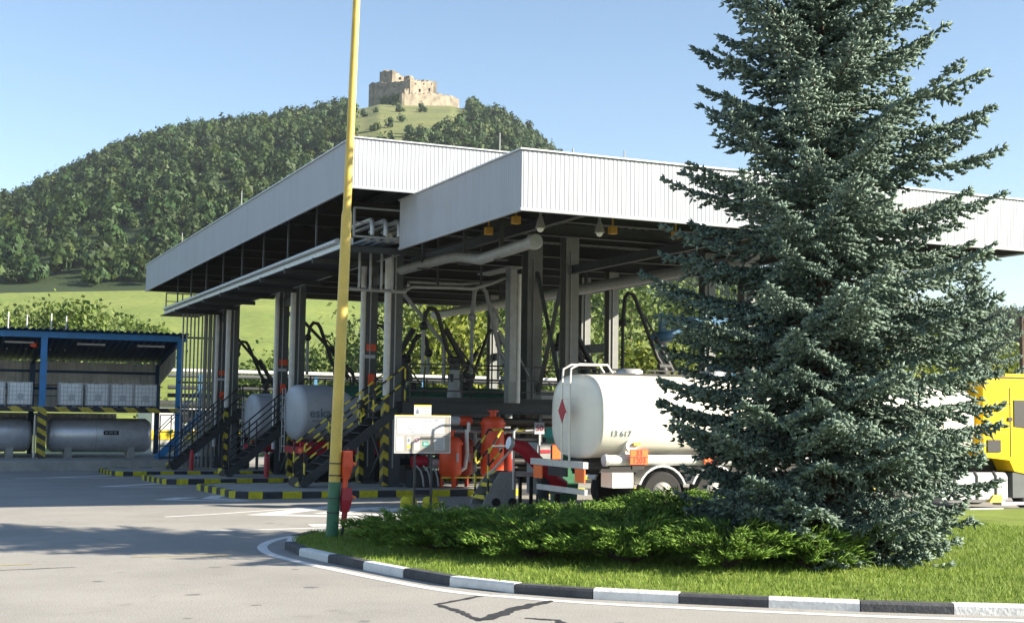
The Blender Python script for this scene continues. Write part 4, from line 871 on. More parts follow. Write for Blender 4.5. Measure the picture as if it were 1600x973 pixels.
# tractor unit
cab = part('cab', MB().prism([(23.78, 1.3), (24.6, 1.22), (24.75, .95), (25.95, .75), (26.05, 1.2), (26.02, 1.9), (25.75, 2.85), (25.4, 3.22), (24.8, 3.3), (23.85, 3.24), (23.78, 3.1)], 'y', 25.02, 27.45), M['cab_yellow'], T)
part('side_window', MB().prism([(24.75, 2.05), (25.75, 1.95), (25.6, 2.7), (24.75, 2.7)], 'y', 25.0, 25.018), M['black'], cab); part('door_seam', MB().box(24.63, 24.645, 25.008, 25.018, 1.3, 3.0), M['black'], cab)
part('body_line', MB().box(23.85, 24.6, 25.010, 25.018, 2.42, 2.435).box(23.85, 24.6, 25.010, 25.018, 1.9, 1.915), M['yellow'], cab)
part('door_handle', MB().box(24.55, 24.68, 24.985, 25.018, 2.18, 2.27), M['black'], cab); part('air_grille', MB().box(23.88, 24.3, 24.99, 25.018, 1.42, 1.72), M['black'], cab)
part('side_deflector', MB().box(24.68, 25.6, 25.2, 25.23, 3.05, 3.36), M['cab_yellow'], cab); part('roof_gutter', MB().box(23.8, 25.3, 25.0, 25.03, 3.24, 3.27), M['black'], cab)
ft = part('fuel_tank', MB().prism([(25.08, .28), (25.08, .82), (25.16, .92), (25.6, .92), (25.68, .82), (25.68, .28), (25.6, .2), (25.16, .2)], 'x', 22.5, 24.58), M['alu'], T)
for u in (22.9, 23.6, 24.2): part('tank_strap', MB().prism([(25.065, .27), (25.065, .83), (25.15, .935), (25.6, .935), (25.6, .95), (25.14, .95), (25.05, .84), (25.05, .26)], 'x', u - .025, u + .025), M['black'], ft)
part('battery_box', MB().box(24.72, 25.4, 25.05, 25.6, .3, .92), M['steel_grey'], T); part('step', MB().box(24.3, 25.2, 25.0, 25.3, .13, .2), M['alu'], T); part('wheel_chock', MB().prism([(23.95, .2), (24.35, .2), (24.35, .38), (24.1, .38)], 'y', 25.03, 25.2), M['sign_yellow'], T)
part('tractor_frame', MB().box(20.6, 25.8, 25.7, 25.95, .75, 1.05).box(20.6, 25.8, 26.55, 26.8, .75, 1.05), M['black'], T); part('engine_block', MB().box(23.9, 25.6, 25.6, 26.9, .7, 1.25), M['black'], T)
for u in (21.5, 25.75 - .3): wheel(T, u, 25.25, .5, .36); wheel(T, u, 27.2, .5, .36, side=1)
mudguard(T, 21.5, 25.05, 25.45, .52, .62, M['black'])
part('windscreen', MB().prism([(26.06, 1.95), (26.1, 1.95), (25.83, 2.83), (25.79, 2.83)], 'y', 25.2, 27.3), M['black'], cab)

def tanker(label, u0, u1, nc, n_z, top, side, txt=None, two=False):
    zb = n_z; t = thing('tanker_truck', label, 'tanker truck', (u0, nc, zb)); zc = zb + 2.25
    part('tank', tank_shell(u0 + .2, u1, nc, zc, 1.22, .86, .3, 2.4), M[side], t)
    if two:
        r = []
        for u in (u0 + .9, u0 + 1.6, u1 - .1): r.append([(u, p[1], p[2]) for p in sect(u, nc, zc, 1.225, .868, 2.4)[2:17]])
        r[0] = [(u0 + .9, p[1], p[2]) for p in sect(u0 + .9, nc, zc, 1.225, .868, 2.4)[5:14:1]]; mb = MB()
        a = sect(0, nc, zc, 1.225, .868, 2.4); top_ = a[3:16]
        mb.loft([[(u0 + 1.0 + .12 * abs(7 - i), p[1], p[2]) for i, p in enumerate(top_)], [(u1 - .05, p[1], p[2]) for p in top_]], cap=False); part('green_top', mb, M['tank_green'], t)
    part('chassis', MB().box(u0 + .2, u1 + .3, nc - .45, nc - .3, zb + .95, zb + 1.35).box(u0 + .2, u1 + .3, nc + .3, nc + .45, zb + .95, zb + 1.35).box(u0 + .1, u0 + .2, nc - 1.2, nc + 1.2, zb + 1.0, zb + 1.2), M['dark_red'], t)
    for u in (u0 + 1.5, u0 + 2.8, u1 - .8):
        for n, sd in ((nc - 1.0, -1), (nc + 1.0, 1)): wheel(t, u, n, .5, .34, zb, sd)
    cb = part('cab', MB().prism([(u1 + .5, zb + 1.0), (u1 + 2.5, zb + .6), (u1 + 2.55, zb + 1.8), (u1 + 2.3, zb + 3.0), (u1 + .6, zb + 3.1)], 'y', nc - 1.2, nc + 1.2), M['pipe_white'], t); part('windscreen', MB().prism([(u1 + 2.56, zb + 1.9), (u1 + 2.6, zb + 1.9), (u1 + 2.37, zb + 2.85), (u1 + 2.33, zb + 2.85)], 'y', nc - 1.05, nc + 1.05), M['black'], cb)
    for n, sd in ((nc - 1.0, -1), (nc + 1.0, 1)): wheel(t, u1 + 1.6, n, .5, .34, zb, sd)
    lad = part('ladder', MB().tube([(u0 - .12, nc + .3, zb + 1.0), (u0 - .12, nc + .3, zb + 3.0)], .02, 6).tube([(u0 - .12, nc + .65, zb + 1.0), (u0 - .12, nc + .65, zb + 3.0)], .02, 6), M['pipe'], t)
    for z in np.arange(1.2, 3, .3): part('rung', MB().tube([(u0 - .12, nc + .3, zb + z), (u0 - .12, nc + .65, zb + z)], .015, 5), M['pipe'], lad)
    part('tail_lamp', MB().box(u0 + .06, u0 + .1, nc - 1.1, nc - .7, zb + 1.04, zb + 1.16), M['orange'], t)
    if txt:
        text('lettering', txt, .38, M['ink'], t, Matrix.Translation((u0 + .58, nc - 1.232, zc - .02)) @ Matrix.Rotation(math.pi / 2, 4, 'X') @ Matrix.Rotation(0, 4, 'Z'), .004)
        part('lettering_line', MB().box(u0 + .32, u0 + .85, nc - 1.227, nc - 1.222, zc - .26, zc - .235), M['ink'], t)
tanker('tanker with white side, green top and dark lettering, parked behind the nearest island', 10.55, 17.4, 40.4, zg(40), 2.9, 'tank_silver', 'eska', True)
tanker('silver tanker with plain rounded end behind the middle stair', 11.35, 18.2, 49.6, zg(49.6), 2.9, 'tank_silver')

# ------------------------------------------------------------------ blue storage shed on the left
s = thing('storage_shed', 'open fronted blue steel shed with raised deck on the left', 'shed', (10.6, 60.3, .04)); U0, U1 = -14., 10.75
mb = MB()
n_ = int((U1 + .4 - U0) / .28); pr = []
for i in range(n_):
    a = U0 + i * .28; pr += [(a, 0), (a + .08, .06), (a + .16, .06), (a + .24, 0)]
k = len(mb.v)
for a, h in pr: mb.v += [(a, 59.7, 5.52 + h), (a, 66.6, 4.40 + h)]
for i in range(len(pr) - 1): mb.f.append((2 * i, 2 * i + 2, 2 * i + 3, 2 * i + 1)); mb.sm.append(False)
part('roof', mb, M['blue_dark'], s)
part('eaves_beam', MB().box(U0, U1 + .1, 60.15, 60.35, 5.2, 5.46), M['blue'], s)
for u in (-6.65, -.93, 4.83, 10.6):
    part('post', MB().hcol(u, 60.25, .04, 5.2, .26, .03), M['blue'], s)
    part('rafter', MB().bar((u, 60.36, 5.27), (u, 66.3, 4.30), .12, .2), M['blue_dark'], s); part('rear_post', MB().hcol(u, 66.1, .04, 4.3, .22, .03), M['blue_dark'], s)
part('striped_post', MB().box(4.66, 5.02, 60.04, 60.10, .04, 2.02), M['haz_z'], s); part('striped_beam', MB().box(U0, U1 - .1, 60.04, 60.12, 2.03, 2.24), M['haz_u'], s)
part('rear_wall', ribbed(MB(), 'x', U0, U1, 66.35, 2.0, 4.38, -1, .3, .04), M['clad'], s); part('rear_wall_lower', ribbed(MB(), 'x', U0, U1 - 2, 66.4, .9, 1.95, -1, .3, .04), M['clad'], s)
for z in (3.05, 3.85): part('wall_girt', MB().box(U0, U1, 66.2, 66.28, z, z + .12), M['blue_dark'], s)
part('side_wall', MB().prism([(61.8, 4.2), (66.3, 3.3), (66.3, 4.4), (61.8, 5.05)], 'x', 10.64, 10.68), M['clad'], s)
for i, u in enumerate(np.arange(U0, U1 - .5, 2.0)): part('deck_plate', MB().box(u, u + 1.97, 60.13, 66.1, 2.1, 2.18), M['grate'], s)
part('deck_rail', MB().bar((U0, 65.6, 3.25), (U1, 65.6, 3.25), .05).bar((U0, 65.6, 2.75), (U1, 65.6, 2.75), .04), M['steel_dark'], s)
for u in (.6, 3.9, 6.9, 9.5): part('tube_light', MB().box(u - .6, u + .6, 61.4, 61.54, 4.98, 5.06), M['tube_light'], s)
t = part('red_lamp', MB().tube([(4.3, 60.6, 4.86), (4.55, 60.5, 4.86)], [.05, .12], 10), M['red'], s)
for i, u in enumerate((3.55, 4.35, 5.4, 6.05)): part('vent_rod', MB().tube([(u, 64, 4.8), (u, 64, 6.5 - .1 * (i % 2))], .03, 6), M['pipe_white'], s)
part('stair_frame', MB().bar((9.6, 59.9, .05), (11.6, 59.9, 2.1), .05, .2).bar((9.6, 59.0, .05), (11.6, 59.0, 2.1), .05, .2).bar((9.5, 59.9, 1.1), (11.4, 59.9, 3.1), .04).bar((9.5, 59.0, 1.1), (11.4, 59.0, 3.1), .04), M['blue'], s)
part('stair_railing', rail(MB(), (9.6, 58.9), (12.4, 58.9), .04, .45, 1.9), M['blue_dark'], s)
# intermediate bulk containers on the deck
def tote(u, n, z, label):
    t = thing('tote_tank', label, 'container', (u, n, z), 'white liquid totes on the shed deck'); a = .46
    part('pallet', MB().box(u - .48, u + .48, n - .5, n + .5, z + .1, z + .13).box(u - .48, u - .36, n - .5, n + .5, z, z + .1).box(u - .06, u + .06, n - .5, n + .5, z, z + .1).box(u + .36, u + .48, n - .5, n + .5, z, z + .1), M['blue_dark'], t)
    part('bottle', MB().prism([(u - a, n - .43), (u - a + .05, n - .48), (u + a - .05, n - .48), (u + a, n - .43), (u + a, n + .43), (u + a - .05, n + .48), (u - a + .05, n + .48), (u - a, n + .43)], 'z', z + .14, z + 1.06), M['ibc'], t)
    mb = MB()
    for i in range(7): x = u - .47 + .94 * i / 6; mb.box(x - .011, x + .011, n - .515, n - .49, z + .13, z + 1.1)
    for i in range(6): q = z + .16 + .92 * i / 5; mb.box(u - .48, u + .48, n - .525, n - .517, q - .011, q + .011)
    for i in range(7): x = n - .47 + .94 * i / 6; mb.box(u + .475, u + .495, x - .01, x + .01, z + .13, z + 1.1); mb.box(u - .495, u - .475, x - .01, x + .01, z + .13, z + 1.1)
    part('cage', mb, M['galv'], t); part('lid', MB().tube([(u, n, z + 1.06), (u, n, z + 1.12)], .1, 12), M['black'], t); part('label_plate', MB().box(u - .1, u + .12, n - .53, n - .527, z + .35, z + .6), M['paper'], t)
for u, lab in ((2.85, 'white caged tote cut by the left edge of the picture'), (3.95, 'white caged tote left of the blue shed post'), (6.02, 'white caged tote nearest right of the blue shed post'), (7.13, 'second white caged tote right of the blue shed post'), (8.17, 'third white caged tote right of the blue shed post'), (9.15, 'white caged tote at the right end of the shed deck'), ): tote(u, 60.85, 2.185, lab)
def steel_tank(u0, u1, label, plate=True):
    n, z, r = 61.5, 1.02, .74
    t = thing('steel_tank', label, 'tank', (u0, n, .04)); part('shell', MB().tube([(u0, n, z), (u0 + .06, n, z), (u0 + .25, n, z), (u1 - .25, n, z), (u1 - .06, n, z), (u1, n, z)], [.3, .6, r, r, .6, .3], 28), M['tank_steel'], t)
    for u in (u0 + .9, u1 - .9): part('saddle', MB().box(u - .15, u + .15, n - .5, n + .5, .03, .5), M['concrete'], t)
    if plate: part('name_plate', MB().box((u0 + u1) / 2 + .1, (u0 + u1) / 2 + .75, n - r - .01, n - r + .03, z + .02, z + .2), M['black'], t); text('tank_code', 'M 101 02', .13, M['paper'], t, FRONT((u0 + u1) / 2 + .42, n - r - .012, z + .11))
    part('weld_band', MB().tube([((u0 + u1) / 2 - .2, n, z), ((u0 + u1) / 2 - .17, n, z)], r + .004, 28, cap=False), M['galv'], t)
steel_tank(.3, 4.55, 'horizontal steel tank under the deck cut by the left edge', False); steel_tank(5.15, 9.62, 'horizontal steel tank with black name plate under the deck')
t = thing('transfer_pipes', 'blue and steel vertical pipes between the two steel tanks', 'pipes', (4.8, 60.8, .04))
for u, m in ((4.62, 'alu'), (4.75, 'blue_dark'), (4.88, 'alu'), (5.0, 'blue')): part('pipe', MB().tube([(u, 60.8, .04), (u, 60.8, 1.9)], .05, 8), M[m], t)
# sunlit white building with a yellow plinth far behind the shed
t = thing('low_building', 'low sunlit white building with yellow base band behind the blue stair', 'building', (17, 84, -.3))
part('wall', MB().box(13.2, 26, 84, 90, .9, 2.5), M['pipe_white'], t); part('base_band', MB().box(13.15, 26.05, 83.95, 90, .35, .9), M['yellow'], t); part('plinth', MB().box(13.2, 26, 84, 90, -.8, .35), M['concrete'], t); part('roof', MB().box(13, 26.2, 83.7, 90.3, 2.5, 2.75), M['steel_dark'], t)
for u in (15, 17.5, 20, 22.5): part('window', MB().box(u, u + 1, 83.97, 84.0, 1.4, 2.2), M['black'], t)

# ------------------------------------------------------------------ yellow pole, call boxes, sign board
pu, pn = 6.43, 21.76; lean = Vector((.0207, -.0094, 1))
def pp(z): return (pu + lean.x * z, pn + lean.y * z, z)
t = thing('lamp_pole', 'tall leaning yellow pole with green base beside the kerb', 'pole', (pu, pn, .1))
part('base_section', MB().tube([pp(.08), pp(1.02)], [.105, .10], 18), M['pole_green'], t); part('lower_section', MB().tube([pp(1.02), pp(5.55), pp(5.62)], [.10, .088, .075], 18), M['pole_yellow'], t)
part('upper_section', MB().tube([pp(5.62), pp(12.5)], [.072, .055], 16), M['pole_yellow'], t)
for z in (1.32, 1.12, .74, .5): part('clamp', MB().tube([pp(z), pp(z + .02)], .112, 14), M['steel_dark'], t)
cb = thing('call_point', 'thin post with two red emergency boxes fixed beside the yellow pole', 'call point', (pu + .19, pn - .05, .1)); x, y = pu + .2, pn - .06
part('post', MB().tube([(x - .05, y, .1), (x, y, .42), (x + .02, y, 1.6)], .025, 8), M['steel_dark'], cb)
for z0, hh, m in ((.98, .56, 'red'), (.42, .5, 'dark_red')):
    b = part('box', MB().loft([[(x - .07, y - .06, z0 + .1), (x + .05, y - .06, z0 + .1), (x + .05, y + .06, z0 + .1), (x - .07, y + .06, z0 + .1)], [(x - .08, y - .08, z0 + .3), (x + .1, y - .08, z0 + .3), (x + .1, y + .07, z0 + .3), (x - .08, y + .07, z0 + .3)], [(x - .06, y - .07, z0 + hh), (x + .09, y - .07, z0 + hh), (x + .09, y + .06, z0 + hh), (x - .06, y + .06, z0 + hh)]], sm=False).tube([(x - .02, y, z0 - .08), (x, y, z0 + .12)], .05, 10), M[m], cb)
    part('lever', MB().tube([(x + .10, y - .03, z0 + .36), (x + .16, y - .06, z0 + .33)], .025, 8), M['orange'], b)
sb = thing('notice_board', 'two legged safety notice board with paper sheets and pictograms beside the shrubs', 'notice board', (10.4, 28.2, 0)); nb = 28.2
for u in (10.22, 10.62): part('leg', MB().box(u - .022, u + .022, nb, nb + .045, -.01, 1.4), M['steel_dark'], sb)
part('crossbar', MB().box(10.24, 10.60, nb + .01, nb + .035, .33, .37), M['steel_dark'], sb)
bd = part('panel', MB().box(9.73, 11.03, nb - .03, nb - .005, 1.31, 2.1), M['board'], sb); part('frame', MB().box(9.71, 11.05, nb - .036, nb - .0, 2.1, 2.125).box(9.71, 11.05, nb - .036, nb, 1.29, 1.31).box(9.71, 9.73, nb - .036, nb, 1.31, 2.1).box(11.03, 11.05, nb - .036, nb, 1.31, 2.1).box(9.73, 11.03, nb - .036, nb - .031, 1.69, 1.71), M['galv'], sb); part('top_strip', MB().box(9.71, 11.05, nb - .038, nb, 2.126, 2.14), M['sign_yellow'], sb)
mp = part('site_plan', MB().box(9.76, 10.9, nb - .034, nb - .0305, 1.73, 2.07), M['paper'], sb)
random.seed(3); mb = MB()
for i in range(46): a = random.uniform(9.8, 10.8); z = random.uniform(1.75, 2.04); mb.box(a, a + random.uniform(.01, .09), nb - .0352, nb - .0342, z, z + random.uniform(.004, .012))
part('plan_lines', mb, M['ink'], mp)
for a, b, z0, z1 in ((9.75, 9.93, 1.34, 1.67), (10.0, 10.1, 1.38, 1.66), (10.18, 10.31, 1.36, 1.66), (10.66, 10.92, 1.36, 1.67)):
    p = part('sheet', MB().box(a, b, nb - .034, nb - .0305, z0, z1), M['paper'], sb); mb = MB()
    for i in range(7): z = z0 + .04 + (z1 - z0 - .07) * i / 7; mb.box(a + .02, b - random.uniform(.02, .06), nb - .0352, nb - .0342, z, z + .008)
    part('print', mb, M['ink'], p)
part('pictogram', MB().prism([(10.015, 1.55), (10.085, 1.55), (10.05, 1.64)], 'y', nb - .037, nb - .0355), M['ink'], sb); part('pictogram', MB().box(10.01, 10.09, nb - .037, nb - .0355, 1.40, 1.48), M['sign_yellow'], sb)
ex = part('exit_sign', MB().box(10.38, 10.52, nb - .034, nb - .0305, 1.44, 1.56), M['sign_green'], sb); part('arrow', MB().prism([(10.40, 1.5), (10.44, 1.54), (10.44, 1.51), (10.5, 1.51), (10.5, 1.49), (10.44, 1.49), (10.44, 1.46)], 'y', nb - .036, nb - .0345), M['paper'], ex)
part('no_entry_ring', MB().tube([(10.245 + .045 * math.cos(a), nb - .036, 1.59 + .045 * math.sin(a)) for a in np.linspace(0, 6.283, 17)], .007, 5), M['dark_red'], sb)
sp = part('top_sheet', MB().box(10.17, 10.58, nb - .02, nb - .008, 2.127, 2.37), M['paper'], sb); part('top_edge', MB().box(10.17, 10.58, nb - .0225, nb - .0205, 2.34, 2.37), M['sign_yellow'], sp); part('flame_pictogram', MB().prism([(10.22, 2.17), (10.28, 2.17), (10.29, 2.22), (10.25, 2.29), (10.21, 2.22)], 'y', nb - .0235, nb - .0205), M['ink'], sp)
mb = MB()
for i in range(5): mb.box(10.33, 10.54, nb - .0235, nb - .0205, 2.16 + i * .035, 2.168 + i * .035)
part('print', mb, M['ink'], sp)

# ------------------------------------------------------------------ wheeled step unit and hose behind the tanker
t = thing('wheeled_steps', 'grey mobile steps with yellow and black handrails behind the tanker', 'steps', (12.8, 29.5, 0))
for n in (29.2, 29.95): part('side_plate', MB().prism([(12.3, .02), (12.45, .02), (13.15, .02), (13.15, .82), (12.75, .82), (12.4, .3)], 'y', n - .02, n + .02), M['pipe'], t)
for i, (u, z) in enumerate(((12.36, .22), (12.56, .5), (12.78, .78))): 
    st = part('tread', MB().box(u, u + .3, 29.225, 29.925, z, z + .04), M['grate'], t); part('nosing', MB().box(u - .02, u - .002, 29.225, 29.925, z - .05, z + .045), M['haz_rail'], st)
part('top_deck', MB().box(13.17, 13.65, 29.2, 29.95, .70, .80), M['alu'], t); [part('deck_leg', MB().box(13.55, 13.62, n, n + .07, 0.0, .7), M['black'], t) for n in (29.22, 29.86)]
for n, m in ((29.18, 'haz_rail'), (29.97, 'haz_rail')): part('handrail', MB().tube([(12.42, n, .3), (12.42, n, 1.25), (12.75, n, 1.8), (13.5, n, 1.82), (13.5, n, 1.8)], .03, 8).tube([(12.42, n, .95), (12.78, n, 1.35)], .025, 7), M[m], t)
part('white_frame', MB().tube([(13.05, 29.12, .4), (13.05, 29.12, 1.78), (13.15, 29.12, 1.85)], .03, 8).tube([(12.4, 29.12, .75), (13.0, 29.12, 1.35)], .028, 8).tube([(12.5, 29.12, 1.42), (13.05, 29.12, 1.42)], .025, 8).tube([(13.35, 29.12, 1.8), (13.8, 29.12, 1.82)], .025, 8), M['pipe_white'], t)
for u in (12.62, 13.05): part('castor', MB().tube([(u, 29.12, .1), (u, 29.17, .1)], .1, 12), M['rubber'], t)
sg = part('number_sign', MB().box(13.58, 13.84, 29.08, 29.095, 1.72, 2.0), M['paper'], t); text('number', '50', .2, M['dark_red'], sg, FRONT(13.71, 29.077, 1.86)); part('sign_post', MB().tube([(13.72, 29.11, 1.1), (13.72, 29.11, 1.75)], .025, 7), M['pipe_white'], sg)
t = thing('red_hose_boom', 'thick dark red hose tube slanting down behind the grey steps', 'hose', (13.6, 28.9, .3))
part('tube', MB().tube([(12.75, 28.6, 1.5), (13.05, 28.6, 1.42), (13.9, 28.6, .62), (14.15, 28.6, .5)], [.12, .17, .17, .14], 14), M['dark_red'], t); part('foot', MB().box(13.5, 13.7, 28.5, 28.7, 0, .85).box(13.3, 14.2, 28.45, 28.75, 0, .08), M['steel_dark'], t)
part('coupling', MB().tube([(12.68, 28.6, 1.52), (12.78, 28.6, 1.5)], .15, 12), M['alu'], t)
t = thing('control_cabinet', 'grey control cabinet with orange flap behind the steps and hose', 'cabinet', (14.3, 29.8, 0)); part('body', MB().box(13.9, 14.6, 29.6, 30.2, .25, 1.5), M['pipe'], t); [part('leg', MB().box(u, u + .1, 29.65, 29.75, 0, .25), M['black'], t) for u in (13.95, 14.45)]; part('flap', MB().box(14.3, 14.58, 29.57, 29.598, 1.0, 1.45), M['orange'], t); part('slot', MB().box(13.95, 14.25, 29.585, 29.598, 1.25, 1.33), M['dark_red'], t)
t = thing('green_bin', 'green bin with yellow sticker left of the white tank end', 'bin', (15.2, 30.6, 0)); part('body', MB().loft([[(14.9, 30.4, 0), (15.4, 30.4, 0), (15.4, 30.9, 0), (14.9, 30.9, 0)], [(14.8, 30.3, 1.6), (15.5, 30.3, 1.6), (15.5, 31, 1.6), (14.8, 31, 1.6)]], sm=False), M['pole_green'], t); part('lid', MB().prism([(30.25, 1.6), (31.05, 1.6), (30.85, 1.85), (30.4, 1.85)], 'x', 14.75, 15.55), M['sign_green'], t); part('sticker', MB().box(14.95, 15.35, 30.27, 30.3, 1.25, 1.5), M['sign_yellow'], t)
for i, (u, n, m) in enumerate(((10.48, 29.3, 'kerb_yellow'), (10.95, 29.1, 'kerb_yellow'))):
    part_ = thing('concrete_block', ('rounded yellow concrete block left of the notice board legs', 'low yellow concrete block right of the notice board legs')[i], 'block', (u, n, 0)); part('block', MB().tube([(u, n, 0), (u, n, .2), (u, n, .26)], [.2, .19, .13], 14), M[m], part_)
t = thing('rust_pole', 'thin rust brown pole at the right edge above the yellow cab', 'pole', (*site(1598, 62), 0)); u, n = site(1598, 62); part('shaft', MB().tube([(u, n, -.5), (u, n, 7.0)], [.12, .09], 10), M['bark'], t); part('cap', MB().tube([(u, n, 7.0), (u, n, 7.06)], .11, 10), M['steel_dark'], t)
# ------------------------------------------------------------------ blue spruces
def spruce(label, u, n, z0, H, Rmax, seed, dens=1.0, needles=2):
    rg = np.random.default_rng(seed); t = thing('blue_spruce', label, 'tree', (u, n, z0))
    tr = MB().tube([(u, n, z0 - .2), (u, n, z0 + H * .5), (u, n, z0 + H)], [.17 * H / 10, .11 * H / 10, .01], 10); part('trunk', tr, M['bark'], t)
    P, D, L, Rr = [], [], [], []; bm_ = MB()
    def shoot(p, d, l, r=.0285): P.append(p); D.append(d); L.append(l); Rr.append(r * rg.uniform(.85, 1.15))
    z = .14
    while z < H - .25:
        f = z / H; prof = Rmax * (np.interp(f, [0, .05, .15, .3, .45, .62, .72, .82, .93, 1], [.66, .78, .92, 1.0, .99, .88, .70, .46, .20, .03]))
        nb_ = max(6, int(rg.integers(10, 13) * dens * (1 - .25 * f))); a0 = rg.uniform(0, 6.28)
        for b in range(nb_):
            a = a0 + 6.283 * b / nb_ + rg.normal() * .2; Lb = prof * rg.uniform(.84 if f < .35 else .72, 1.08); zz = z + rg.normal() * .10
            rise = np.interp(f, [0, .25, .6, 1], [-.10, -.04, .16, .9]) + rg.normal() * .06; sag = np.interp(f, [0, .5, 1], [.10, .12, .03])
            h = np.array([math.cos(a), math.sin(a), 0]); s_ = np.array([-h[1], h[0], 0])
            pt = lambda q: np.array([u, n, z0 + zz]) + h * Lb * q + np.array([0, 0, Lb * (rise * q - sag * q * (1 - q) * 2 + .06 * q ** 3)])
            bm_.tube([pt(0), pt(.35), pt(.7), pt(.97)], [.03, .022, .013, .004], 4, cap=False)
            q = .14 if f < .3 else .22
            while q < .99:
                base = pt(q); tan = pt(min(q + .05, 1)) - pt(q - .05); tan /= np.linalg.norm(tan)
                wmax = min(.66, .50 * Lb * (1 - q) + .12) * rg.uniform(.6, 1.2)
                for sd in (-1, 1):
                    dr = tan * .8 + s_ * sd * .8 + np.array([0, 0, rg.normal() * .12 - .10]); dr /= np.linalg.norm(dr); cr = np.cross(dr, [0, 0, 1.])
                    m_ = max(1, int(wmax / .092))
                    for j in range(m_):
                        p0 = base + dr * (wmax * j / m_) - np.array([0, 0, .10 * (j / m_) ** 2])
                        shoot(p0, dr + rg.normal(size=3) * .15, rg.uniform(.10, .14))
                        for sd2 in (-1, 1):
                            if rg.random() < .7: shoot(p0, dr * .7 + cr * sd2 * .7 + np.array([0, 0, rg.normal() * .2 + .12]), rg.uniform(.07, .12))
                        if rg.random() < .45: shoot(p0, dr * .6 + np.array([0, 0, .6]) + rg.normal(size=3) * .25, rg.uniform(.06, .10))
                        if rg.random() < .15: shoot(p0, dr * .5 - np.array([0, 0, .7]) + rg.normal(size=3) * .2, rg.uniform(.08, .15))
                shoot(base, tan + np.array([0, 0, .5]) + rg.normal(size=3) * .35, .11)
                q += .118 / max(Lb, .5)
            for k_ in range(3): shoot(pt(.93), tan + rg.normal(size=3) * .3, .16)
        z += rg.uniform(.38, .56) * (1 - .35 * f) * (.62 if f < .2 else .8 if f < .38 else 1)
    for i in range(int(8500 * dens)):                  # inner twigs close round the trunk
        zz = rg.uniform(.15, .97) * H; rr = Rmax * .38 * (1 - zz / H) ** .7 * rg.uniform(.1, 1); a = rg.uniform(0, 6.283)
        shoot(np.array([u + rr * math.cos(a), n + rr * math.sin(a), z0 + zz]), np.array([math.cos(a), math.sin(a), rg.normal() * .4]), rg.uniform(.14, .26), .03)
    part('branches', bm_, M['bark'], t)
    V, F = brush(np.array(P), np.array(D), np.array(L), np.array(Rr), needles, .034); npmesh('crown', V, F, M['spruce'], t)
    print('SPRUCE shoots', len(P), 'tris', len(F)); return t
spruce('large blue spruce with drooping tiered branches in front of the tanker', 12.47, 16.37, .1, 10.7, 2.72, 5)
u, n = site(1525, 42); spruce('smaller blue spruce behind the yellow cab, right of the big spruce', u, n, 0, 6.9, 1.9, 9, .52, 0)

# ------------------------------------------------------------------ creeping junipers
def juniper(label, u, n, rx, ry, h, seed, dens=1.0):
    rg = np.random.default_rng(seed); t = thing('juniper_shrub', label, 'shrub', (u, n, .1), 'creeping junipers in the planted bed')
    P, D, L, Rr = [], [], [], []; bm_ = MB(); nb_ = int(95 * dens * max(rx, ry))
    for b in range(nb_):
        a = rg.uniform(0, 6.283); e = rg.uniform(.35, 1.08); hz = h * rg.uniform(.35, 1.1) * (1.15 - .5 * e); hh = np.array([math.cos(a) * rx * e, math.sin(a) * ry * e, 0]); s_ = np.array([-math.sin(a), math.cos(a), 0]); Lb = np.linalg.norm(hh)
        pt = lambda q: np.array([u, n, .12]) + hh * q + np.array([0, 0, hz * math.sin(min(1, q * 1.15) * 1.75) * (1 + .12 * q)])
        if b % 3 == 0: bm_.tube([pt(0), pt(.4), pt(.8)], [.014, .01, .004], 4, cap=False)
        q = .30
        while q < 1:
            base = pt(q); tan = pt(min(q + .05, 1)) - pt(q - .05); tan /= np.linalg.norm(tan)
            for sd in (-1, 1):
                for rep in range(2):
                    dr = tan * .8 + s_ * sd * rg.uniform(.2, .8) + np.array([0, 0, rg.uniform(-.1, .75)]); P.append(base + rg.normal(size=3) * .02); D.append(dr); L.append(rg.uniform(.10, .19)); Rr.append(.013)
            q += .085 / max(Lb, .4)
        P.append(pt(.96)); D.append(tan + np.array([0, 0, .3])); L.append(.2); Rr.append(.013)
    part('stems', bm_, M['bark'], t)
    V, F = brush(np.array(P), np.array(D), np.array(L), np.array(Rr), 4, .034); npmesh('foliage', V, F, M['juniper'], t); return len(F)
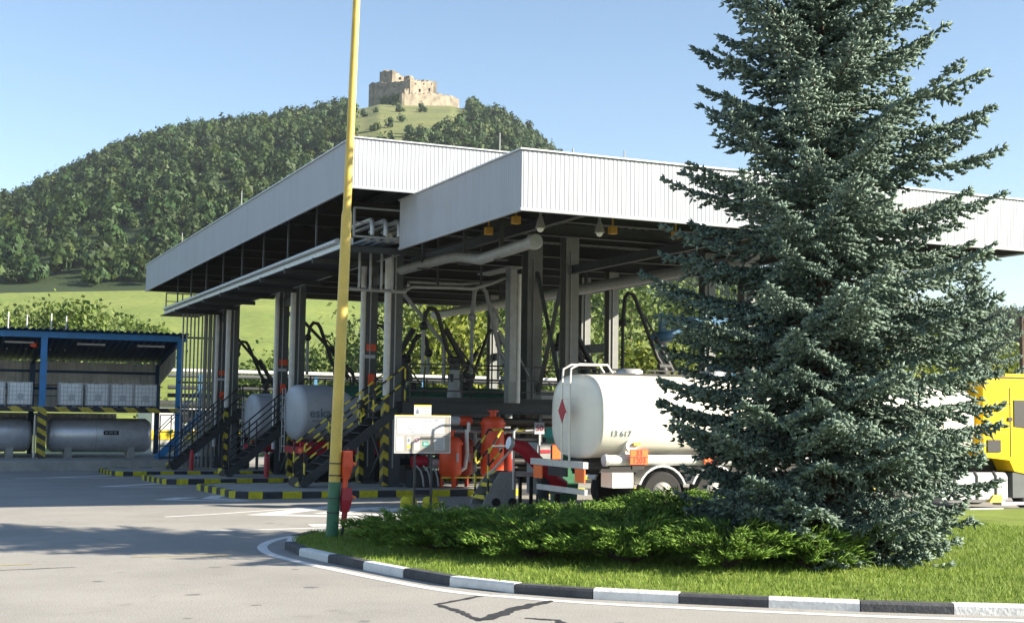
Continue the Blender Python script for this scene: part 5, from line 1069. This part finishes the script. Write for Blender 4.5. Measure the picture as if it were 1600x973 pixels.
JUN = [(7.3, 20.9, .9, .8, .36, 'juniper at the left tip of the bed, right beside the yellow pole'),
       (7.4, 19.2, 1.2, 1.2, .55, 'bright juniper at the front left of the bed near the kerb'),
       (8.3, 17.7, 1.35, 1.2, .55, 'bright juniper in the front row, second from the pole'),
       (9.3, 16.6, 1.3, 1.1, .58, 'bright juniper in the front row, third from the pole'),
       (10.3, 15.7, 1.2, 1.0, .60, 'bright juniper in the front row left of the spruce'),
       (11.35, 15.35, .85, .7, .55, 'tufted juniper at the left foot of the big spruce'),
       (8.8, 20.2, 1.5, 1.2, .46, 'juniper in the middle row behind the front left one'),
       (10.0, 18.7, 1.5, 1.2, .52, 'juniper in the middle of the bed'),
       (9.1, 22.4, 1.5, 1.1, .26, 'low juniper at the back of the bed below the notice board'),
       (10.9, 21.6, 1.6, 1.3, .42, 'dark juniper at the back below the mobile steps'),
       (12.7, 21.3, 1.5, 1.4, .62, 'tall dark juniper in front of the tanker rear wheels'),
       (12.0, 19.2, 1.6, 1.4, .74, 'dark juniper mound left of the big spruce'),
       (14.3, 20.6, 1.5, 1.4, .7, 'dark juniper hidden behind the lower left spruce branches')]
tt = 0
for i, (u, n, rx, ry, h, lab) in enumerate(JUN): tt += juniper(lab, u, n, rx, ry, h, 40 + i)
print('JUNIPER tris', tt)
# short turf blades over the bed
poly = np.array([(p.x, p.y) for p in inner]); G = 110000
gu = rng.uniform(5.4, 20, G); gn = rng.uniform(8, 24.3, G); inside = np.zeros(G, bool); j = len(poly) - 1
for i in range(len(poly)):
    xi, yi = poly[i]; xj, yj = poly[j]; c = ((yi > gn) != (yj > gn)) & (gu < (xj - xi) * (gn - yi) / (yj - yi + 1e-12) + xi); inside ^= c; j = i
gu, gn = gu[inside], gn[inside]; k = len(gu); a = rng.uniform(0, 6.283, k); hh = rng.uniform(.03, .085, k); wd = rng.uniform(.005, .009, k); ln = rng.normal(size=(k, 2)) * .035
V = np.stack([np.c_[gu - np.cos(a) * wd, gn - np.sin(a) * wd, np.full(k, .1)], np.c_[gu + np.cos(a) * wd, gn + np.sin(a) * wd, np.full(k, .1)], np.c_[gu + ln[:, 0], gn + ln[:, 1], .105 + hh]], 1).reshape(-1, 3)
tag(npmesh('grass', V, np.arange(3 * k).reshape(-1, 3), M['grass']), 'short green lawn grass of the planted bed', 'grass', kind='stuff')

# ------------------------------------------------------------------ thin summer haze
hz = MB().box(-4600, 4600, -4600, 4600, -3.5, 290); hzo = part('haze', hz, None); tag(hzo, 'thin pale summer haze over the valley', 'haze', kind='stuff')
hm = bpy.data.materials.new('haze'); hm.use_nodes = True; ht = hm.node_tree; ht.nodes.remove(ht.nodes['Principled BSDF'])
pv = ht.nodes.new('ShaderNodeVolumePrincipled'); pv.inputs['Color'].default_value = (.80, .88, 1, 1); pv.inputs['Density'].default_value = .00008; pv.inputs['Anisotropy'].default_value = .2
ht.links.new(pv.outputs[0], ht.nodes['Material Output'].inputs['Volume']); hzo.data.materials.append(hm)
